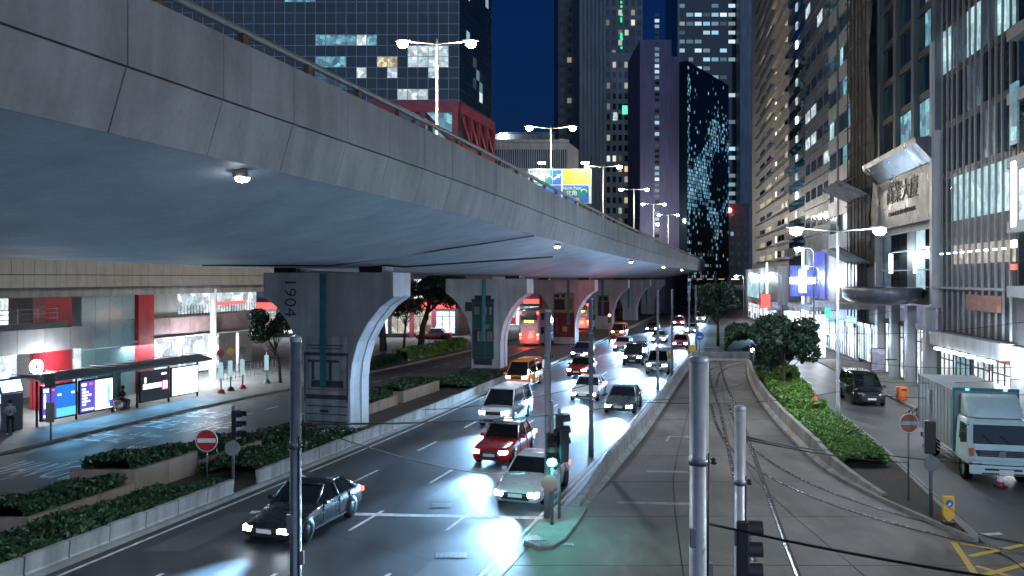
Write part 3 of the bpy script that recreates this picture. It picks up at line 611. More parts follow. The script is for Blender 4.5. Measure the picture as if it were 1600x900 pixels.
bx('red_interior_panel', t, (7.0, 1.6, 2), (2.2, .2, 3.6), M['red']); bx('shop_ceiling', t, (21, 3, 3.7), (16, 5, .1), M['white2'])
for k in range(5): bx('ceiling_light', t, (15.5+2.8*k, 2.6, 3.6), (1.6,.5,.06), B['tube'])
for k in range(4): MB().tube([(15.6+3.6*k, 1.7, 0), (15.6+3.6*k, 1.7, 3.75)], .12, 10).build('shop_post', M['white2'], t)
MB().lathe([(.26,0),(.26,7.2)], (21.6,.5,0), 16).build('round_column', M['white2'], t)
for x in (4.6, 18.9):
    MB().lathe([(.16,-.08),(.42,-.08),(.42,.08),(.16,.08),(.16,-.08)], (x,-.2,2.9), 20, axis='y').build('round_sign', glow('lit ring %d' % x, (.9,.95,1), 5), t); light('POINT', t, (x,-.9,2.9), 900, (.85,.93,1), .3)
bx('back_wall', t, (14, 7, 4), (44, .3, 8), M['panel'])
# ---------------------------------------------------------------- left glass tower with the red steel base
d = 112.; xr = P(717, 0, d).x; pw, ph = 1.4, 1.485
t = thing('glass_tower', 'dark gridded glass tower on a red steel truss base', 'building', (xr, d, 0))
nc, nr = 24, 12; zb = 32.4
lit = {(r, c) for r, c in ()}
def shade(px, py):
    if 46 < py < 64 and 486 < px < 582: return B['litb'] if not 556 < px < 566 else B['litw']
    if 80 < py < 97 and (486 < px < 540): return B['litb']
    if 80 < py < 97 and 588 < px < 628: return B['lity']
    if 72 < py < 97 and 638 < px < 698: return B['litw']
    if 108 < py < 128 and (552 < px < 566 or 598 < px < 620 or 676 < px < 692): return B['litw']
    if 134 < py < 152 and (614 < px < 630 or 638 < px < 662): return B['litw']
    if 12 < py < 26 and 634 < px < 668: return B['litb']
    if 100 < py < 140 and 500 < px < 560: return B['litd'] if random.random() < .6 else B['g1']
    if py < 6 and 440 < px < 500: return B['litb']
    return random.choice((B['g0'], B['g1'], B['g2'], B['g0'], B['g0']))
GP = MB().box((0,0,0), (pw-.09,.06,ph-.09)).mesh('glass_pane', B['g0'])
for r in range(nr):
    for c in range(nc):
        z = zb+ph*(r+.5); x = -pw*(c+.5)
        px = 800+FOC*(xr+x)/d; py = HY-(z-H)*FOC/d
        link('glass_pane', GP, t, (x, -.03+random.uniform(-.004,.004), z), mat=shade(px, py), rot=(random.uniform(-.006,.006), 0, random.uniform(-.006,.006)))
bx('core', t, (-27, 9, 40), (53.9, 17.9, 79.8), B['dark'])
m = MB()
for c in range(38): m.box((-pw*c, .01, 50), (.07,.14,36))
for r in range(24): m.box((-27, .012, zb+ph*r), (54,.13,.07))
m.build('mullion_grid', B['mull'], t)
m = MB(); rz = math.atan2(1, .3); ca, sa = math.cos(rz), math.sin(rz)
for r in range(14):
    for c in range(10):
        cx_, zz = .7+1.4*c, zb+ph*(r+.5); m.box((cx_*ca+.06, cx_*sa, zz), (1.32,.06,1.4), rz)
tag(m.build('side_panes', windows('tower side panes', (.01,.02,.03), ((.4,.8,1),(.8,.95,1),(.2,.5,.8)), .1, .8), t), kind='stuff')
MB().prism([(0,0),(14.5*ca,14.5*sa),(-3,17)], 0, 80).build('side_wall', B['dark'], t)
bx('truss_beam', t, (-27, -.35, 31.4), (54, .7, 1.5), M['redsteel']); bx('truss_beam', t, (-27, -.35, 25.6), (54, .7, 1.0), M['redsteel'])
for k in range(8):
    bx('truss_post', t, (-.5-4.4*k, -.4, 28.5), (.8,.6,4.9), M['redsteel'])
    MB().tube([(-.5-4.4*k, -.4, 30.7), (-4.9-4.4*k, -.4, 26.2)] if k % 2 else [(-.5-4.4*k, -.4, 26.2), (-4.9-4.4*k, -.4, 30.7)], .28, 4).build('truss_brace', M['redsteel'], t)
    bx('truss_glass', t, (-2.7-4.4*k, -.05, 28.5), (3.6,.08,4.6), B['litd'] if k % 3 else B['litb'])
for zz, hh in ((31.2,1.4),(25.8,1.0)): MB().box((7*ca+.3, 7*sa, zz), (14.4,.6,hh), rz).build('truss_beam', M['redsteel'], t)
for k in range(4):
    a, b = 14*k/4, 14*(k+1)/4; MB().tube([(a*ca+.4, a*sa, 30.6), (b*ca+.4, b*sa, 26.2)], .25, 4).build('truss_brace', M['redsteel'], t); MB().box((b*ca+.35, b*sa, 28.5), (.6,.5,4.8), rz).build('truss_post', M['redsteel'], t)
for k in range(13):
    x = -1.8-3.05*k; bx('shop_window', t, (x, -.1, 2.0), (2.6, .08, 3.0), random.choice((B['shopb'], B['shop'], B['shopb'], B['warmp'])))
    bx('fascia_sign', t, (x, -.2, 4.3), (2.7, .2, .8), random.choice((B['redsign'], B['litw'], B['lavender'], B['redsign'])))
    bx('upper_shop_window', t, (x, -.1, 6.6), (2.7, .08, 2.6), random.choice((B['litw'], B['shop'], B['litd'], B['shop'])))
for x in (-3.4, -6.4): bx('red_column', t, (x, -.35, 4.5), (.6, .4, 9), M['redsteel'])
light('AREA', t, (-14, -2.2, 3.9), 1500, (.85,.93,1), size=(30,3))
# ---------------------------------------------------------------- low white building with fins
d = 150.; a, b = P(764, 0, d).x, P(888, 0, d).x
t = thing('finned_white_building', 'low pale building with a row of upright fins and roof railing', 'building', ((a+b)/2, d, 0)); w = b-a
zt = H+(HY-222)*d/FOC
MB().prism([(-w/2,0),(w/2,0),(w/2+2.6,9),(-w/2,9)], 0, zt).build('wall', B['pale'], t); bx('window_band', t, (0,-.03,zt-3.1), (w-.3,.06,3.4), B['g0'])
m = MB()
for k in range(36): m.box((-w/2+.3+k*(w-.6)/35, -.25, zt-3.1), (.14,.4,3.5))
tag(m.build('fins', B['pale'], t), kind='stuff')
bx('roof_plant', t, (-1, 3, zt+.9), (w*.8, 4, 1.6), B['grey']); bx('roof_lamp', t, (-w/2+2.6, -.2, zt+1.1), (1.5,.4,.8), M['lampw']); bx('parapet', t, (0,-.3,zt+.15), (w+.3,.5,.5), B['pale']); bx('roof_rail', t, (0,1,zt+1.9), (w*.7,.06,.06), M['galv'])
# ---------------------------------------------------------------- far towers
def tower(name, label, p0, p1, ytop, d, wall, cells=None, wm=None, depth=25, base=0):
    x0, x1 = P(p0,0,d).x, P(p1,0,d).x; h = H+(HY-ytop)*d/FOC
    t = thing(name, label, 'building', ((x0+x1)/2, d, 0)); w = x1-x0
    bx('wall', t, (0, depth/2, h/2), (w, depth, h), wall)
    if cells:
        cw, ch, fw, fh = cells; m = MB(); nx_, nz_ = max(1, int(w/cw)), int((h-8)/ch)
        for i in range(nx_):
            for k in range(nz_):
                xx = -w/2+(i+.5)*w/nx_; zz = 8+(k+.5)*ch
                m.add([(xx-cw*fw/2,-.06,zz-ch*fh/2),(xx+cw*fw/2,-.06,zz-ch*fh/2),(xx+cw*fw/2,-.06,zz+ch*fh/2),(xx-cw*fw/2,-.06,zz+ch*fh/2)], [(0,1,2,3)])
        tag(m.build('window_panes', wm, t, fix=False), kind='stuff')
    return t, w, h
warm3 = ((1,.75,.4),(1,.9,.7),(.7,.95,1)); cool3 = ((.35,.75,.95),(.75,.95,1),(.2,.55,.85))
tower('dark_tower', 'dark narrow tower at the edge of the open sky', 872, 907, -60, 250, B['dark'], (2.2,3.1,.6,.5), windows('dark tower panes', (.01,.012,.02), warm3, .14, .7))
t, w, h = tower('ribbed_tower', 'slate blue tower with plain upright ribs', 905, 947, -60, 225, B['slate'])
for k in range(7): bx('rib', t, (-w/2+.5+k*(w-1)/6, -.4, h/2), (.5, .8, h-1), B['slate'])
t, w, h = tower('residential_tower', 'residential tower with warm windows and a green light column', 944, 1004, -60, 245, B['slate'], (1.75,3.0,.62,.55), windows('residential panes', (.012,.016,.022), warm3, .24, .9))
m = MB()
for k in range(22): m.box((-w*.05+random.uniform(-.2,.2), -.2, h-2-k*1.15*random.uniform(.8,1.4)), (.55,.1,.7))
tag(m.build('green_lights', glow('green light', (.05,.9,.35), .9), t), kind='stuff')
t2, w, h = tower('stepped_block', 'lower teal block with scattered lit flats before the towers', 946, 992, 82, 228, B['slate'], (1.5,2.9,.6,.55), windows('stepped block panes', (.012,.02,.026), warm3, .2, .8))
bx('lit_sign', t2, (1.3,-.2,H+(HY-172)*228/FOC), (1.4,.2,2.4), B['greensign']); bx('lit_sign', t2, (-1.4,-.2,H+(HY-182)*228/FOC), (1.2,.2,2.2), B['litw'])
t, w, h = tower('purple_tower', 'plain purple tower with one column of small windows', 1000, 1049, 62, 190, B['purple'], depth=20)
m = MB()
for k in range(46): m.box((w*.04, -.05, 10+k*1.25*1.05), (1.0,.1,.75))
tag(m.build('window_column', windows('purple tower panes', (.02,.02,.03), cool3, .55, .8), t, fix=False), kind='stuff')
tower('purple_annex', 'slightly lower plain purple annex right of the purple tower', 1049, 1076, 88, 190.5, B['purple'], depth=16)
# glass tower, its blue reflection painted as glowing panes: face turned so that its far side is to the right
x0 = P(1074,0,182).x; x1 = P(1139,0,205).x
t = thing('shimmering_tower', 'dark glass tower with a blue reflection painted in glowing panes', 'building', (x0, 182, 0)); dx, dy = x1-x0, 23.; Lw = math.hypot(dx, dy); a = math.atan2(dy, dx); t.rotation_euler[2] = a
h = H+(HY-95)*182/FOC; bx('wall', t, (Lw/2, 1, h/2), (Lw, 1.9, h), B['g0'])
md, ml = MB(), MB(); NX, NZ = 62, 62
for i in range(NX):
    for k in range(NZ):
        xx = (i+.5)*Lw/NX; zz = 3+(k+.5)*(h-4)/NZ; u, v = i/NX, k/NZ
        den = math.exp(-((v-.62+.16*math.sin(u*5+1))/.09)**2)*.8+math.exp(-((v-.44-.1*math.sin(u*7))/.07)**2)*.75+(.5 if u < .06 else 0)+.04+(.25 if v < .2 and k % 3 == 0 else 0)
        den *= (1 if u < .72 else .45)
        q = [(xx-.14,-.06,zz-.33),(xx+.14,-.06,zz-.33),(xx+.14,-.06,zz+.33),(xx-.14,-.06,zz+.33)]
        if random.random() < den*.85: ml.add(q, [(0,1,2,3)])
tag(ml.build('lit_panes_reflection', windows('shimmer reflection panes', (.02,.05,.08), ((.1,.5,.9),(.5,.85,1),(.15,.6,.95)), .97, .9), t, fix=False), kind='stuff')  # mirrored blue light, put in as emissive panes
t, w, h = tower('tall_office_tower', 'tall office tower with rows of lit floors behind', 1058, 1150, -60, 330, B['g1'], (3.0,3.6,.9,.42), windows('office rows', (.01,.02,.03), cool3, .55, .9))
bx('edge_column', t, (w/2+2.3, 4, h/2), (4.6, 20, h), B['slate']); bx('edge_column', t, (-w/2+.4, -.5, h/2), (.8, 1, h), B['slate'])
t, w, h = tower('beacon_tower', 'dark slab tower carrying a red lamp', 1128, 1170, 318, 215, B['dark'], (1.6,2.6,.5,.4), windows('beacon panes', (.01,.015,.02), cool3, .12, .5))
MB().lathe([(.0,-.7),(.6,-.5),(.85,0),(.6,.5),(0,.7)], (-w/2+1.6,-.6,h-1.8), 12).build('red_lamp', M['redl'], t)
tower('distant_block', 'distant dark block closing the end of the street', 1040, 1230, 395, 420, B['dark'], (3,3.4,.7,.5), windows('distant panes', (.01,.015,.02), cool3, .5, .9))
t, w, h = tower('left_backdrop_block', 'pale lit building behind the trees under the flyover', 520, 850, 400, 132, B['pale'], (3.2,3.6,.8,.6), windows('backdrop panes', (.05,.07,.08), ((.6,.85,1),(.9,.97,1),(1,.5,.4)), .62, 1.2))
for k in range(11):
    x = -w/2+1.5+k*3.05; bx('shop_window', t, (x, -.1, 2.0), (2.5, .08, 3.0), random.choice((B['shopb'], B['shop'], B['shopb'], B['warmp']))).rotation_euler = (0, 0, 0)
    bx('fascia_sign', t, (x, -.2, 4.3), (2.6, .2, .7), random.choice((B['redsign'], B['litw'], B['lavender'], B['redsign'])))
    if k % 3 == 1: bx('red_column', t, (x+1.5, -.25, 4), (.5, .3, 8), M['red'])
light('AREA', t, (0, -2.5, 3.6), 1500, (.85,.93,1), size=(30,3))
t = thing('footbridge', 'distant covered footbridge with a row of lit lamps', 'footbridge', (62, 205, 0), R(-6))
bx('deck', t, (0,0,5.2), (34,3.5,.5), B['grey']); bx('roof', t, (0,0,8.1), (34,4.2,.3), B['grey'])
bx('parapet', t, (0,-1.7,5.9), (34,.1,1.0), B['pale'])
for k in range(8): bx('roof_lamp', t, (-14.5+4.1*k, -1.9, 7.8), (1.9,.2,.16), B['warmtube'])
for k in range(5): bx('pillar', t, (-15+7.5*k, 0, 2.5), (.8,.8,5), B['grey']); bx('roof_post', t, (-16+8*k, -1.6, 6.7), (.15,.15,2.6), B['grey'])

for o in [o for o in bpy.data.objects if o.name.split('.')[0] == 'shop_window']:      # frames, blinds and a fascia for every shop window
    c, d_ = o.location, o.scale; sg = -1 if o.parent.name.startswith(('left_backdrop', 'glass_tower')) else 1
    for u in (-.5, -.18, .2, .5): bx('shop_mullion', o.parent, (c.x+d_.x*u, c.y+sg*.06, c.z), (.08, .08, d_.z), M['dark'])
    bx('shop_transom', o.parent, (c.x, c.y+sg*.07, c.z+d_.z*.28), (d_.x, .06, .07), M['dark'])
    if random.random() < .6: bx('shop_display', o.parent, (c.x+d_.x*random.uniform(-.3,.3), c.y+sg*.05, c.z-d_.z*.28), (d_.x*random.uniform(.2,.4), .04, d_.z*.35), random.choice((B['grey'], M['signblue'], M['red'], B['brown'])))
    bx('shop_name_board', o.parent, (c.x, c.y+sg*.1, c.z+d_.z/2+.2), (d_.x, .12, .4), random.choice((B['grey'], M['signred'], B['lavender'], B['pale'], M['signgreen'])))
# ---------------------------------------------------------------- lamps
HEAD = MB().loft([[(x*.14*s, y, z*.07*s+.02) for x, z in ((-1,-1),(1,-1),(1,.4),(.4,1),(-.4,1),(-1,.4))] for y, s in ((-.45,.5),(-.2,1),(.25,1),(.5,.45))]).mesh('lamp_head', M['lamppost'])
def lamp_head(t, end, rz, m, power, col, spotd=None):
    link('lamp_head', HEAD, t, end, rz)
    MB().lathe([(0,-.4),(.2,-.35),(.32,-.2),(.29,-.06),(.14,0)], (end[0], end[1], end[2]-.02), 14).build('lamp_lens', m, t)
    light('POINT', t, (end[0], end[1], end[2]-.75), power, col, .2)
def twin_lamp(x, y, z0, z1, arm, label, group, m=None, power=3000, col=(1,.9,.74), rz=0, r=.09):
    t = thing('street_lamp', label, 'street lamp', (x, y, z0), rz, group); h = z1-z0
    MB().tube([(0,0,0),(0,0,1.2),(0,0,1.25),(0,0,h)], [r*1.5,r*1.4,r,r*.65], 8).build('pole', M['lamppost'], t)
    MB().tube([(-arm,0,h-.1),(-.3,0,h-.25),(0,0,h-.3),(.3,0,h-.25),(arm,0,h-.1)], .04, 6).build('arm', M['lamppost'], t)
    for s in (-1, 1): lamp_head(t, (s*arm, 0, h-.08), R(90), m or M['lampwarm'], power, col)
    return t
for i, y in enumerate((48, 75, 101, 127, 152, 178, 205, 232)):
    x = -4.4+.295*(y-48)
    twin_lamp(x, y, ZT(y)-1.2, 22, 2.0, ['tallest twin-arm lamp with the brightest warm lights','twin-arm flyover lamp above the low white finned building','twin-arm flyover lamp just right of the gantry sign','fourth twin-arm flyover lamp, before the stepped block','fifth twin-arm flyover lamp, before the purple tower','sixth twin-arm flyover lamp, low before the purple tower','seventh twin-arm flyover lamp in the receding row','farthest twin-arm flyover lamp in the receding row'][i], 'twin lamps on the flyover', power=2600 if i < 2 else 1500, col=(1,.86,.62) if i < 2 else (1,.93,.8), m=M['lampwarm'] if i < 4 else M['lampw'])
WCOL = (.7,.85,1)
twin_lamp(17.1, 43, .14, 10.75, 2.2, 'white twin-arm street lamp rising from the hedge', 'street lamps on the right', M['lampw'], 1500, WCOL)
twin_lamp(13.4, 9.5, .0, 10.75, 2.2, 'added white twin-arm street lamp, unseen right of the view, lighting the fascia', 'street lamps on the right', M['lampw'], 1500, (.88,.93,1))  # unseen lamp, added to light the flyover fascia
def bracket_lamp(px, py, d, label, power=700):
    p = P(px, py, d); t = thing('bracket_lamp', label, 'street lamp', (p.x+1.5, p.y, .13), 0, 'single street lamps on the right')
    h = p.z-.13; MB().tube([(0,0,0),(0,0,h-.4),(-.3,0,h),(-1.5,0,h+.1)], [.09,.06,.05,.04], 6).build('pole', M['lamppost'], t); lamp_head(t, (-1.5,0,h+.08), R(90), M['lampw'], power, WCOL)
for px, py, d, l in ((1247,388,78,'single bright lamp above the blue cross, seen past the twin lamp'),(1258,417,90,'single lamp directly over the blue cross'),(1204,427,115,'single lamp left of the blue cross'),(1173,428,140,'single lamp at the lit glass podium'),(1150,431,160,'farthest single lamp over the right hand road')): bracket_lamp(px, py, d, l)
for i, y in enumerate((18, 47.5, 77, 106, 135)):          # floodlights on the edge of the flyover
    t = thing('edge_floodlight', ['large floodlight under the near edge of the flyover','floodlight under the flyover edge above the second pier','small floodlight under the flyover edge past the expansion joint','tiny floodlight low on the flyover edge','farthest floodlight on the flyover edge'][i], 'floodlight', (RE(y)-.75, y, ZT(y)-2.55), 0, 'floodlights under the flyover edge')
    MB().box((0,0,.02),(.34,.3,.18)).build('housing', M['steelgrey'], t, bevel=.02); MB().tube([(0,0,.1),(-.15,0,.4)], .03, 6).build('bracket', M['dark'], t)
    MB().lathe([(0,-.17),(.12,-.14),(.17,-.06)], (0,0,.0), 12).build('lens', M['lampw'], t)
    light('SPOT', t, (0,0,-.3), 2600, (.72,.85,1), .15, (0,0,0), R(165), .6)
# ---------------------------------------------------------------- posts, signals, signs
def post(x, y, z1, r, label, m=None, name='tram_pole', cat='pole', z0=0, bands=1, cap=True):
    t = thing(name, label, cat, (x, y, z0), 0, 'poles along the tram road')
    MB().tube([(0,0,0),(0,0,1.3),(0,0,1.36),(0,0,z1-z0)], [r*1.2,r*1.2,r,r*.94], 14).build('shaft', m or M['galv'], t)
    if cap: MB().lathe([(0,.04),(r*.9,.02),(r*1.03,-.02),(r*1.0,-.06)], (0,0,z1-z0), 14).build('cap', M['lamppost'], t)
    for k in range(bands): MB().lathe([(r*1.0,-.05),(r*1.1,-.05),(r*1.1,.05),(r*1.0,.05)], (0,0,(z1-z0)*.78-.6*k), 14).build('band', M['galv'], t)
    for k, (zz, aa) in enumerate(((.55, .4), (.62, 2.4))):
        MB().box((r*1.05*math.cos(aa)-.0, -abs(r*1.05*math.sin(aa)), (z1-z0)*zz), (.1,.07,.2+.08*k)).build('junction_box', M['steelgrey'], t, bevel=.01)
    MB().tube([(r*.8,-r*.75,.2),(r*.75,-r*.72,(z1-z0)*.5),(r*.8,-r*.75,(z1-z0)*.8)], .012, 5).build('cable', M['dark'], t)
    for k in range(3): MB().lathe([(.02,0),(.05,.02),(.02,.05),(.05,.08),(.02,.1)], (r*1.3+.02, -.02, (z1-z0)*.78-.05), 8).build('insulator', M['dark'], t) if k == 0 else None
    MB().lathe([(r*1.005,-.16),(r*1.012,-.16),(r*1.012,.16),(r*1.005,.16)], (0,0,(z1-z0)*.36), 14).build('number_band', M['steelgrey'], t)
    return t
post(-3.17, 12, 7.13, .085, 'plain dark post in the left foreground'); sp = post(2.74, 12, 6.83, .145, 'thick pale post in the foreground on the tram road', M['lamppost'])
p2 = post(3.9, 14, 5.8, .1, 'slimmer foreground post carrying a signal seen side-on', M['lamppost'])
sig_p = [(1.18,27,6.95,.11,'tall dark pole on the signal island behind the green light'),(3.55,36.8,7.1,.1,'dark pole standing in the long barrier'),(10.5,59,7.1,.09,'second pole standing in the long barrier'),(13.1,67,7.1,.09,'third pole standing in the long barrier'),(18.6,86,7.2,.1,'pole beside the grass island with the round tree'),(20.2,90,7.2,.1,'farther pole beside the grass island')]
for x, y, z, r, l in sig_p: post(x, y, z, r, l, M['steelgrey'], z0=.1 if y < 30 else 0)
def head(t, c, rz, lens, name='signal_head', n=3, s=.15):
    hd = bpy.data.objects.new(name, None); COL.objects.link(hd); hd.parent = t; hd.location = c; hd.rotation_euler = (0,0,rz)
    MB().box((0,.1,0), (.34,.2,.36*n)).build('housing', M['dark'], hd, bevel=.03)
    for i in range(n):
        z = .36*(n-1)/2-.36*i
        MB().lathe([(0,-.02),(s*.7,-.015),(s,.0)], (0,0,z), 14, axis='y').build('lens', lens[i], hd)
        MB().loft([[(s*1.08*math.cos(a), yy, z+s*1.08*math.sin(a)) for a in np.linspace(R(-20), R(200), 12)] for yy in (0, -.24)], closed=False, cap=False).build('visor', M['dark'], hd)
    return hd
t = thing('traffic_signal', 'traffic signal showing green on the signal island', 'traffic light', (1.28, 26.2, .13)); off = M['bulb']
MB().tube([(0,0,0),(0,0,3.9)], .055, 8).build('post', M['steelgrey'], t); head(t, (-.02,-.16,2.4), 0, (off, off, M['green'])); head(t, (.3,.0,2.55), R(-150), (off, off, off))
MB().lathe([(0,-.02),(.27,-.02),(.27,.02),(0,.02)], (-.08,-.1,1.35), 18, axis='y').build('round_plate', plain('dull red plate', (.2,.03,.03), .6), t)
light('POINT', t, (-.02,-.5,2.04), 160, (.1,1,.9), .1)
t = thing('traffic_signal', 'slim signal post just right of the green light', 'traffic light', (1.55, 26.9, .13)); MB().tube([(0,0,0),(0,0,3.6)], .05, 8).build('post', M['steelgrey'], t); head(t, (.1,-.1,2.9), R(100), (off,)*3)
t = thing('traffic_signal', 'traffic signal seen side-on in the left median', 'traffic light', (-10.35, 30.4, .12)); MB().tube([(0,0,0),(0,0,3.15)], .06, 8).build('post', M['galv'], t); head(t, (.2,0,2.45), R(75), (off,)*3)
MB().lathe([(0,-.02),(.28,-.02),(.28,.02),(0,.02)], (0,-.09,1.6), 18, axis='y').build('round_plate', M['steelgrey'], t)
t = thing('traffic_signal', 'traffic signal seen from behind beside the yellow bollard', 'traffic light', (13.85, 27.1, .14)); MB().tube([(0,0,0),(0,0,4.2)], .06, 8).build('post', M['galv'], t); head(t, (0,.1,2.6), R(165), (off,)*3)
MB().lathe([(0,-.02),(.26,-.02),(.26,.02),(0,.02)], (0,-.09,1.75), 18, axis='y').build('round_plate', M['steelgrey'], t)
head(p2, (.13, 0, 3.35), R(80), (off, M['bulb'], off))
t = thing('traffic_signal', 'small signal with a lit blue-white lamp at the hedge end', 'traffic light', (20.6, 70.5, .14)); MB().tube([(0,0,0),(0,0,2.2)], .06, 8).build('post', M['galv'], t); head(t, (0,-.15,1.9), 0, (off, M['lampw']), n=2)
t = thing('traffic_signal', 'red traffic signal under the flyover by the third pier', 'traffic light', (3.0, 71.5, .12)); MB().tube([(0,0,0),(0,0,3.4)], .06, 8).build('post', M['galv'], t); head(t, (0,-.12,3.6), 0, (M['redl'], off, off)); light('POINT', t, (0,-.6,4.2), 160, (1,.08,.05), .1)
t = thing('traffic_signal', 'second red traffic signal farther under the flyover', 'traffic light', (11.4, 96, .12)); MB().tube([(0,0,0),(0,0,3.4)], .06, 8).build('post', M['galv'], t); head(t, (0,-.12,3.2), 0, (M['redl'], off, off)); light('POINT', t, (0,-.6,4.2), 300, (1,.08,.05), .1)
def disc_sign(x, y, z0, zc, r, label, face, bar=None, rz=0):
    t = thing('road_sign', label, 'road sign', (x, y, z0), rz); zc -= z0
    MB().tube([(0,.04,0),(0,.04,zc+r*.8)], .035, 8).build('post', M['galv'], t)
    MB().lathe([(0,-.012),(r,-.012),(r,.012),(0,.012)], (0,-.015,zc), 28, axis='y').build('disc', face, t)
    MB().lathe([(r,-.016),(r*1.06,-.016),(r*1.06,.016),(r,.016)], (0,-.015,zc), 28, axis='y').build('rim', M['signwhite'], t)
    if bar: bx('bar', t, (0,-.032,zc), (r*1.75,.006,r*.4), bar)
    return t
disc_sign(-11.7, 31.4, .12, 1.79, .4, 'red and white no-entry sign in the left median', M['signred'], M['signwhite'])
disc_sign(14.05, 29, .14, 2.88, .32, 'weathered no-entry sign with teal bar beside the hedge', mat('faded sign red', (.4,.1,.06), .6), plain('teal bar', (.2,.5,.52), .5))
disc_sign(35.2, 88, .13, 2.6, .4, 'distant no-entry sign before the bright shops', M['signred'], M['signwhite'])
t = disc_sign(18.3, 79.9, .2, 2.35, .42, 'blue round keep-left sign beside the grass island', M['signblue']); bx('arrow', t, (0,-.033,2.1), (.4,.006,.12), M['signwhite'])
t = thing('yellow_bollard', 'yellow arrow bollard on the hedge island nose', 'bollard', (13.95, 26.2, .14))
MB().prism([(-.16,.9),(.16,.9),(.18,.86),(.18,.28),(0,.06),(-.18,.28),(-.18,.86)], -.06, .06, f=lambda a, b, c: (a, c, b)).build('panel', M['signyellow'], t, bevel=.01); MB().box((0,0,.05),(.34,.3,.1)).build('foot', M['dark'], t, bevel=.02)
MB().lathe([(0,-.01),(.12,-.01),(.12,.01),(0,.01)], (0,-.072,.68), 18, axis='y').build('disc', M['signblue'], t); MB().prism([(.02,.62),(.07,.68),(.02,.71),(.05,.76),(-.06,.6)], -.09, -.083, f=lambda a, b, c: (a-.01, c, b)).build('arrow', M['signwhite'], t)
t = thing('yellow_bollard', 'small yellow square plate at the far barrier end', 'bollard', (17.6, 79.9, .2)); bx('panel', t, (0,0,1.0), (.7,.1,.6), M['signyellow']); bx('post', t, (0,.06,.5), (.08,.05,1), M['galv'])
t = thing('utility_cabinet', 'dark roadside cabinet on the grass island', 'cabinet', (19.6, 80.6, .2)); bx('box', t, (0,0,.5), (1.4,.5,1.0), M['steelgrey']); bx('door', t, (0,-.26,.5), (1.2,.02,.85), M['steelgrey'])
# gantry sign
d = 70.; a = P(826, 264, d); b = P(924, 318, d); w, hgt = b.x-a.x, a.z-b.z; cx_ = (a.x+b.x)/2
t = thing('gantry_sign', 'blue and yellow direction sign board standing on the flyover', 'road sign', (cx_, d, 11.2)); zc = (a.z+b.z)/2-11.2
for s in (-1, 1): MB().tube([(s*w*.35, .25, -.1), (s*w*.35, .25, zc+hgt/2)], .1, 8).build('post', M['galv'], t)
bx('board', t, (0,0,zc), (w,.12,hgt), M['signwhite'])
Q = lambda nm, x0, x1, y0, y1, m, l=1: bx(nm, t, ((x0+x1)/2*w, -.065-.008*l, zc+((y0+y1)/2)*hgt), ((x1-x0)*w-.03, .008, (y1-y0)*hgt-.03), m)
Q('sign_panel', -.49, -.12, .04, .47, M['signgreen']); Q('sign_panel', -.12, .02, .04, .47, M['signblue']); Q('sign_panel', -.49, .02, -.49, .03, M['signblue']); Q('sign_panel', .04, .49, .05, .49, M['signyellow']); Q('sign_panel', .04, .46, -.49, .03, M['signblue']); Q('sign_panel', .06, .45, -.3, -.02, M['signgreen'], 2)
for x, z, l in ((-.31, .26, 1), (.23, -.16, 2)):
    text('North Point', .52 if l == 1 else .4, 'sign_lettering', M['signwhite'], t, (x*w-.2, -.08-.01*l, zc+(z+.1)*hgt), (R(90),0,0), .003, sx=.8)
    text('北角', .7 if l == 1 else .5, 'sign_lettering', M['signwhite'], t, (x*w-.25, -.08-.01*l, zc+(z-.05)*hgt), (R(90),0,0), .003)
text('➚', 1.0, 'sign_lettering', M['signwhite'], t, (-.05*w, -.085, zc+.26*hgt), (R(90),0,0), .003)
for x, z in ((-.17,.2),(.38,-.18)):
    MB().tube([(x*w+.26*math.cos(q), -.09, zc+z*hgt+.26*math.sin(q)) for q in np.linspace(0, math.pi, 9)], .05, 5).build('tunnel_symbol', M['signwhite'], t)
MB().lathe([(0,-.01),(.2,-.01),(.2,.01),(0,.01)], (.27*w,-.085,zc-.4*hgt), 14, axis='y').build('route_disc', M['signyellow'], t)
for s in (-.3, .38):
    bx('sign_lamp', t, (s*w, -1.2, zc+hgt/2+.35), (.6,.25,.12), M['lampw']); MB().tube([(s*w,0,zc+hgt/2),(s*w,-1.2,zc+hgt/2+.38)], .03, 5).build('lamp_arm', M['galv'], t)
    light('AREA', t, (s*w, -1.3, zc+hgt/2+.2), 60, (1,.9,.75), rot=(R(38),0,0), size=(1.2,.3))
# wires
def wire(pts, label, r=.016, sag=.25):
    q = []
    for i in range(len(pts)-1):
        a, b = Vector(pts[i]), Vector(pts[i+1])
        for k in range(9): u = k/8; q.append(a.lerp(b, u)-Vector((0,0,sag*4*u*(1-u))))
    o = Vector(q[0]); w_ = MB().tube([p-o for p in q], r, 5).build('overhead_wire', M['wire'], None, o); tag(w_, label, 'wire', 'overhead wires')
A = lambda px, py, d: tuple(P(px, py, d))
wire([A(464,663,12.1), A(1000,625,34), A(1160,600,45)], 'wire from the left foreground post across the main road')
wire([A(470,663,12.0), A(820,740,24)], 'short wire from the left foreground post towards the green signal', .012)
wire([A(1107,818,12.1), A(1640,915,9)], 'thick wire running right from the pale foreground post', .02, .05)
wire([A(1162,682,14), A(1320,702,30), A(1620,730,26)], 'upper wire from the slimmer foreground post over the hedge', .016, .1)
wire([A(1162,686,14), A(1420,722,28)], 'lower wire from the slimmer foreground post over the hedge', .014, .1)
wire([A(1000,628,30), A(1310,612,40), A(1620,615,35)], 'wire crossing the whole right side at van height', .014)
wire([A(1310,520,43), A(1620,500,35)], 'wire from the hedge lamp post to the right edge', .014)
wire([A(1310,560,43), A(1620,572,30)], 'second wire from the hedge lamp post to the right edge', .014)
wire([A(1310,590,43), A(1620,590,32)], 'third wire from the hedge lamp post to the right edge', .014)
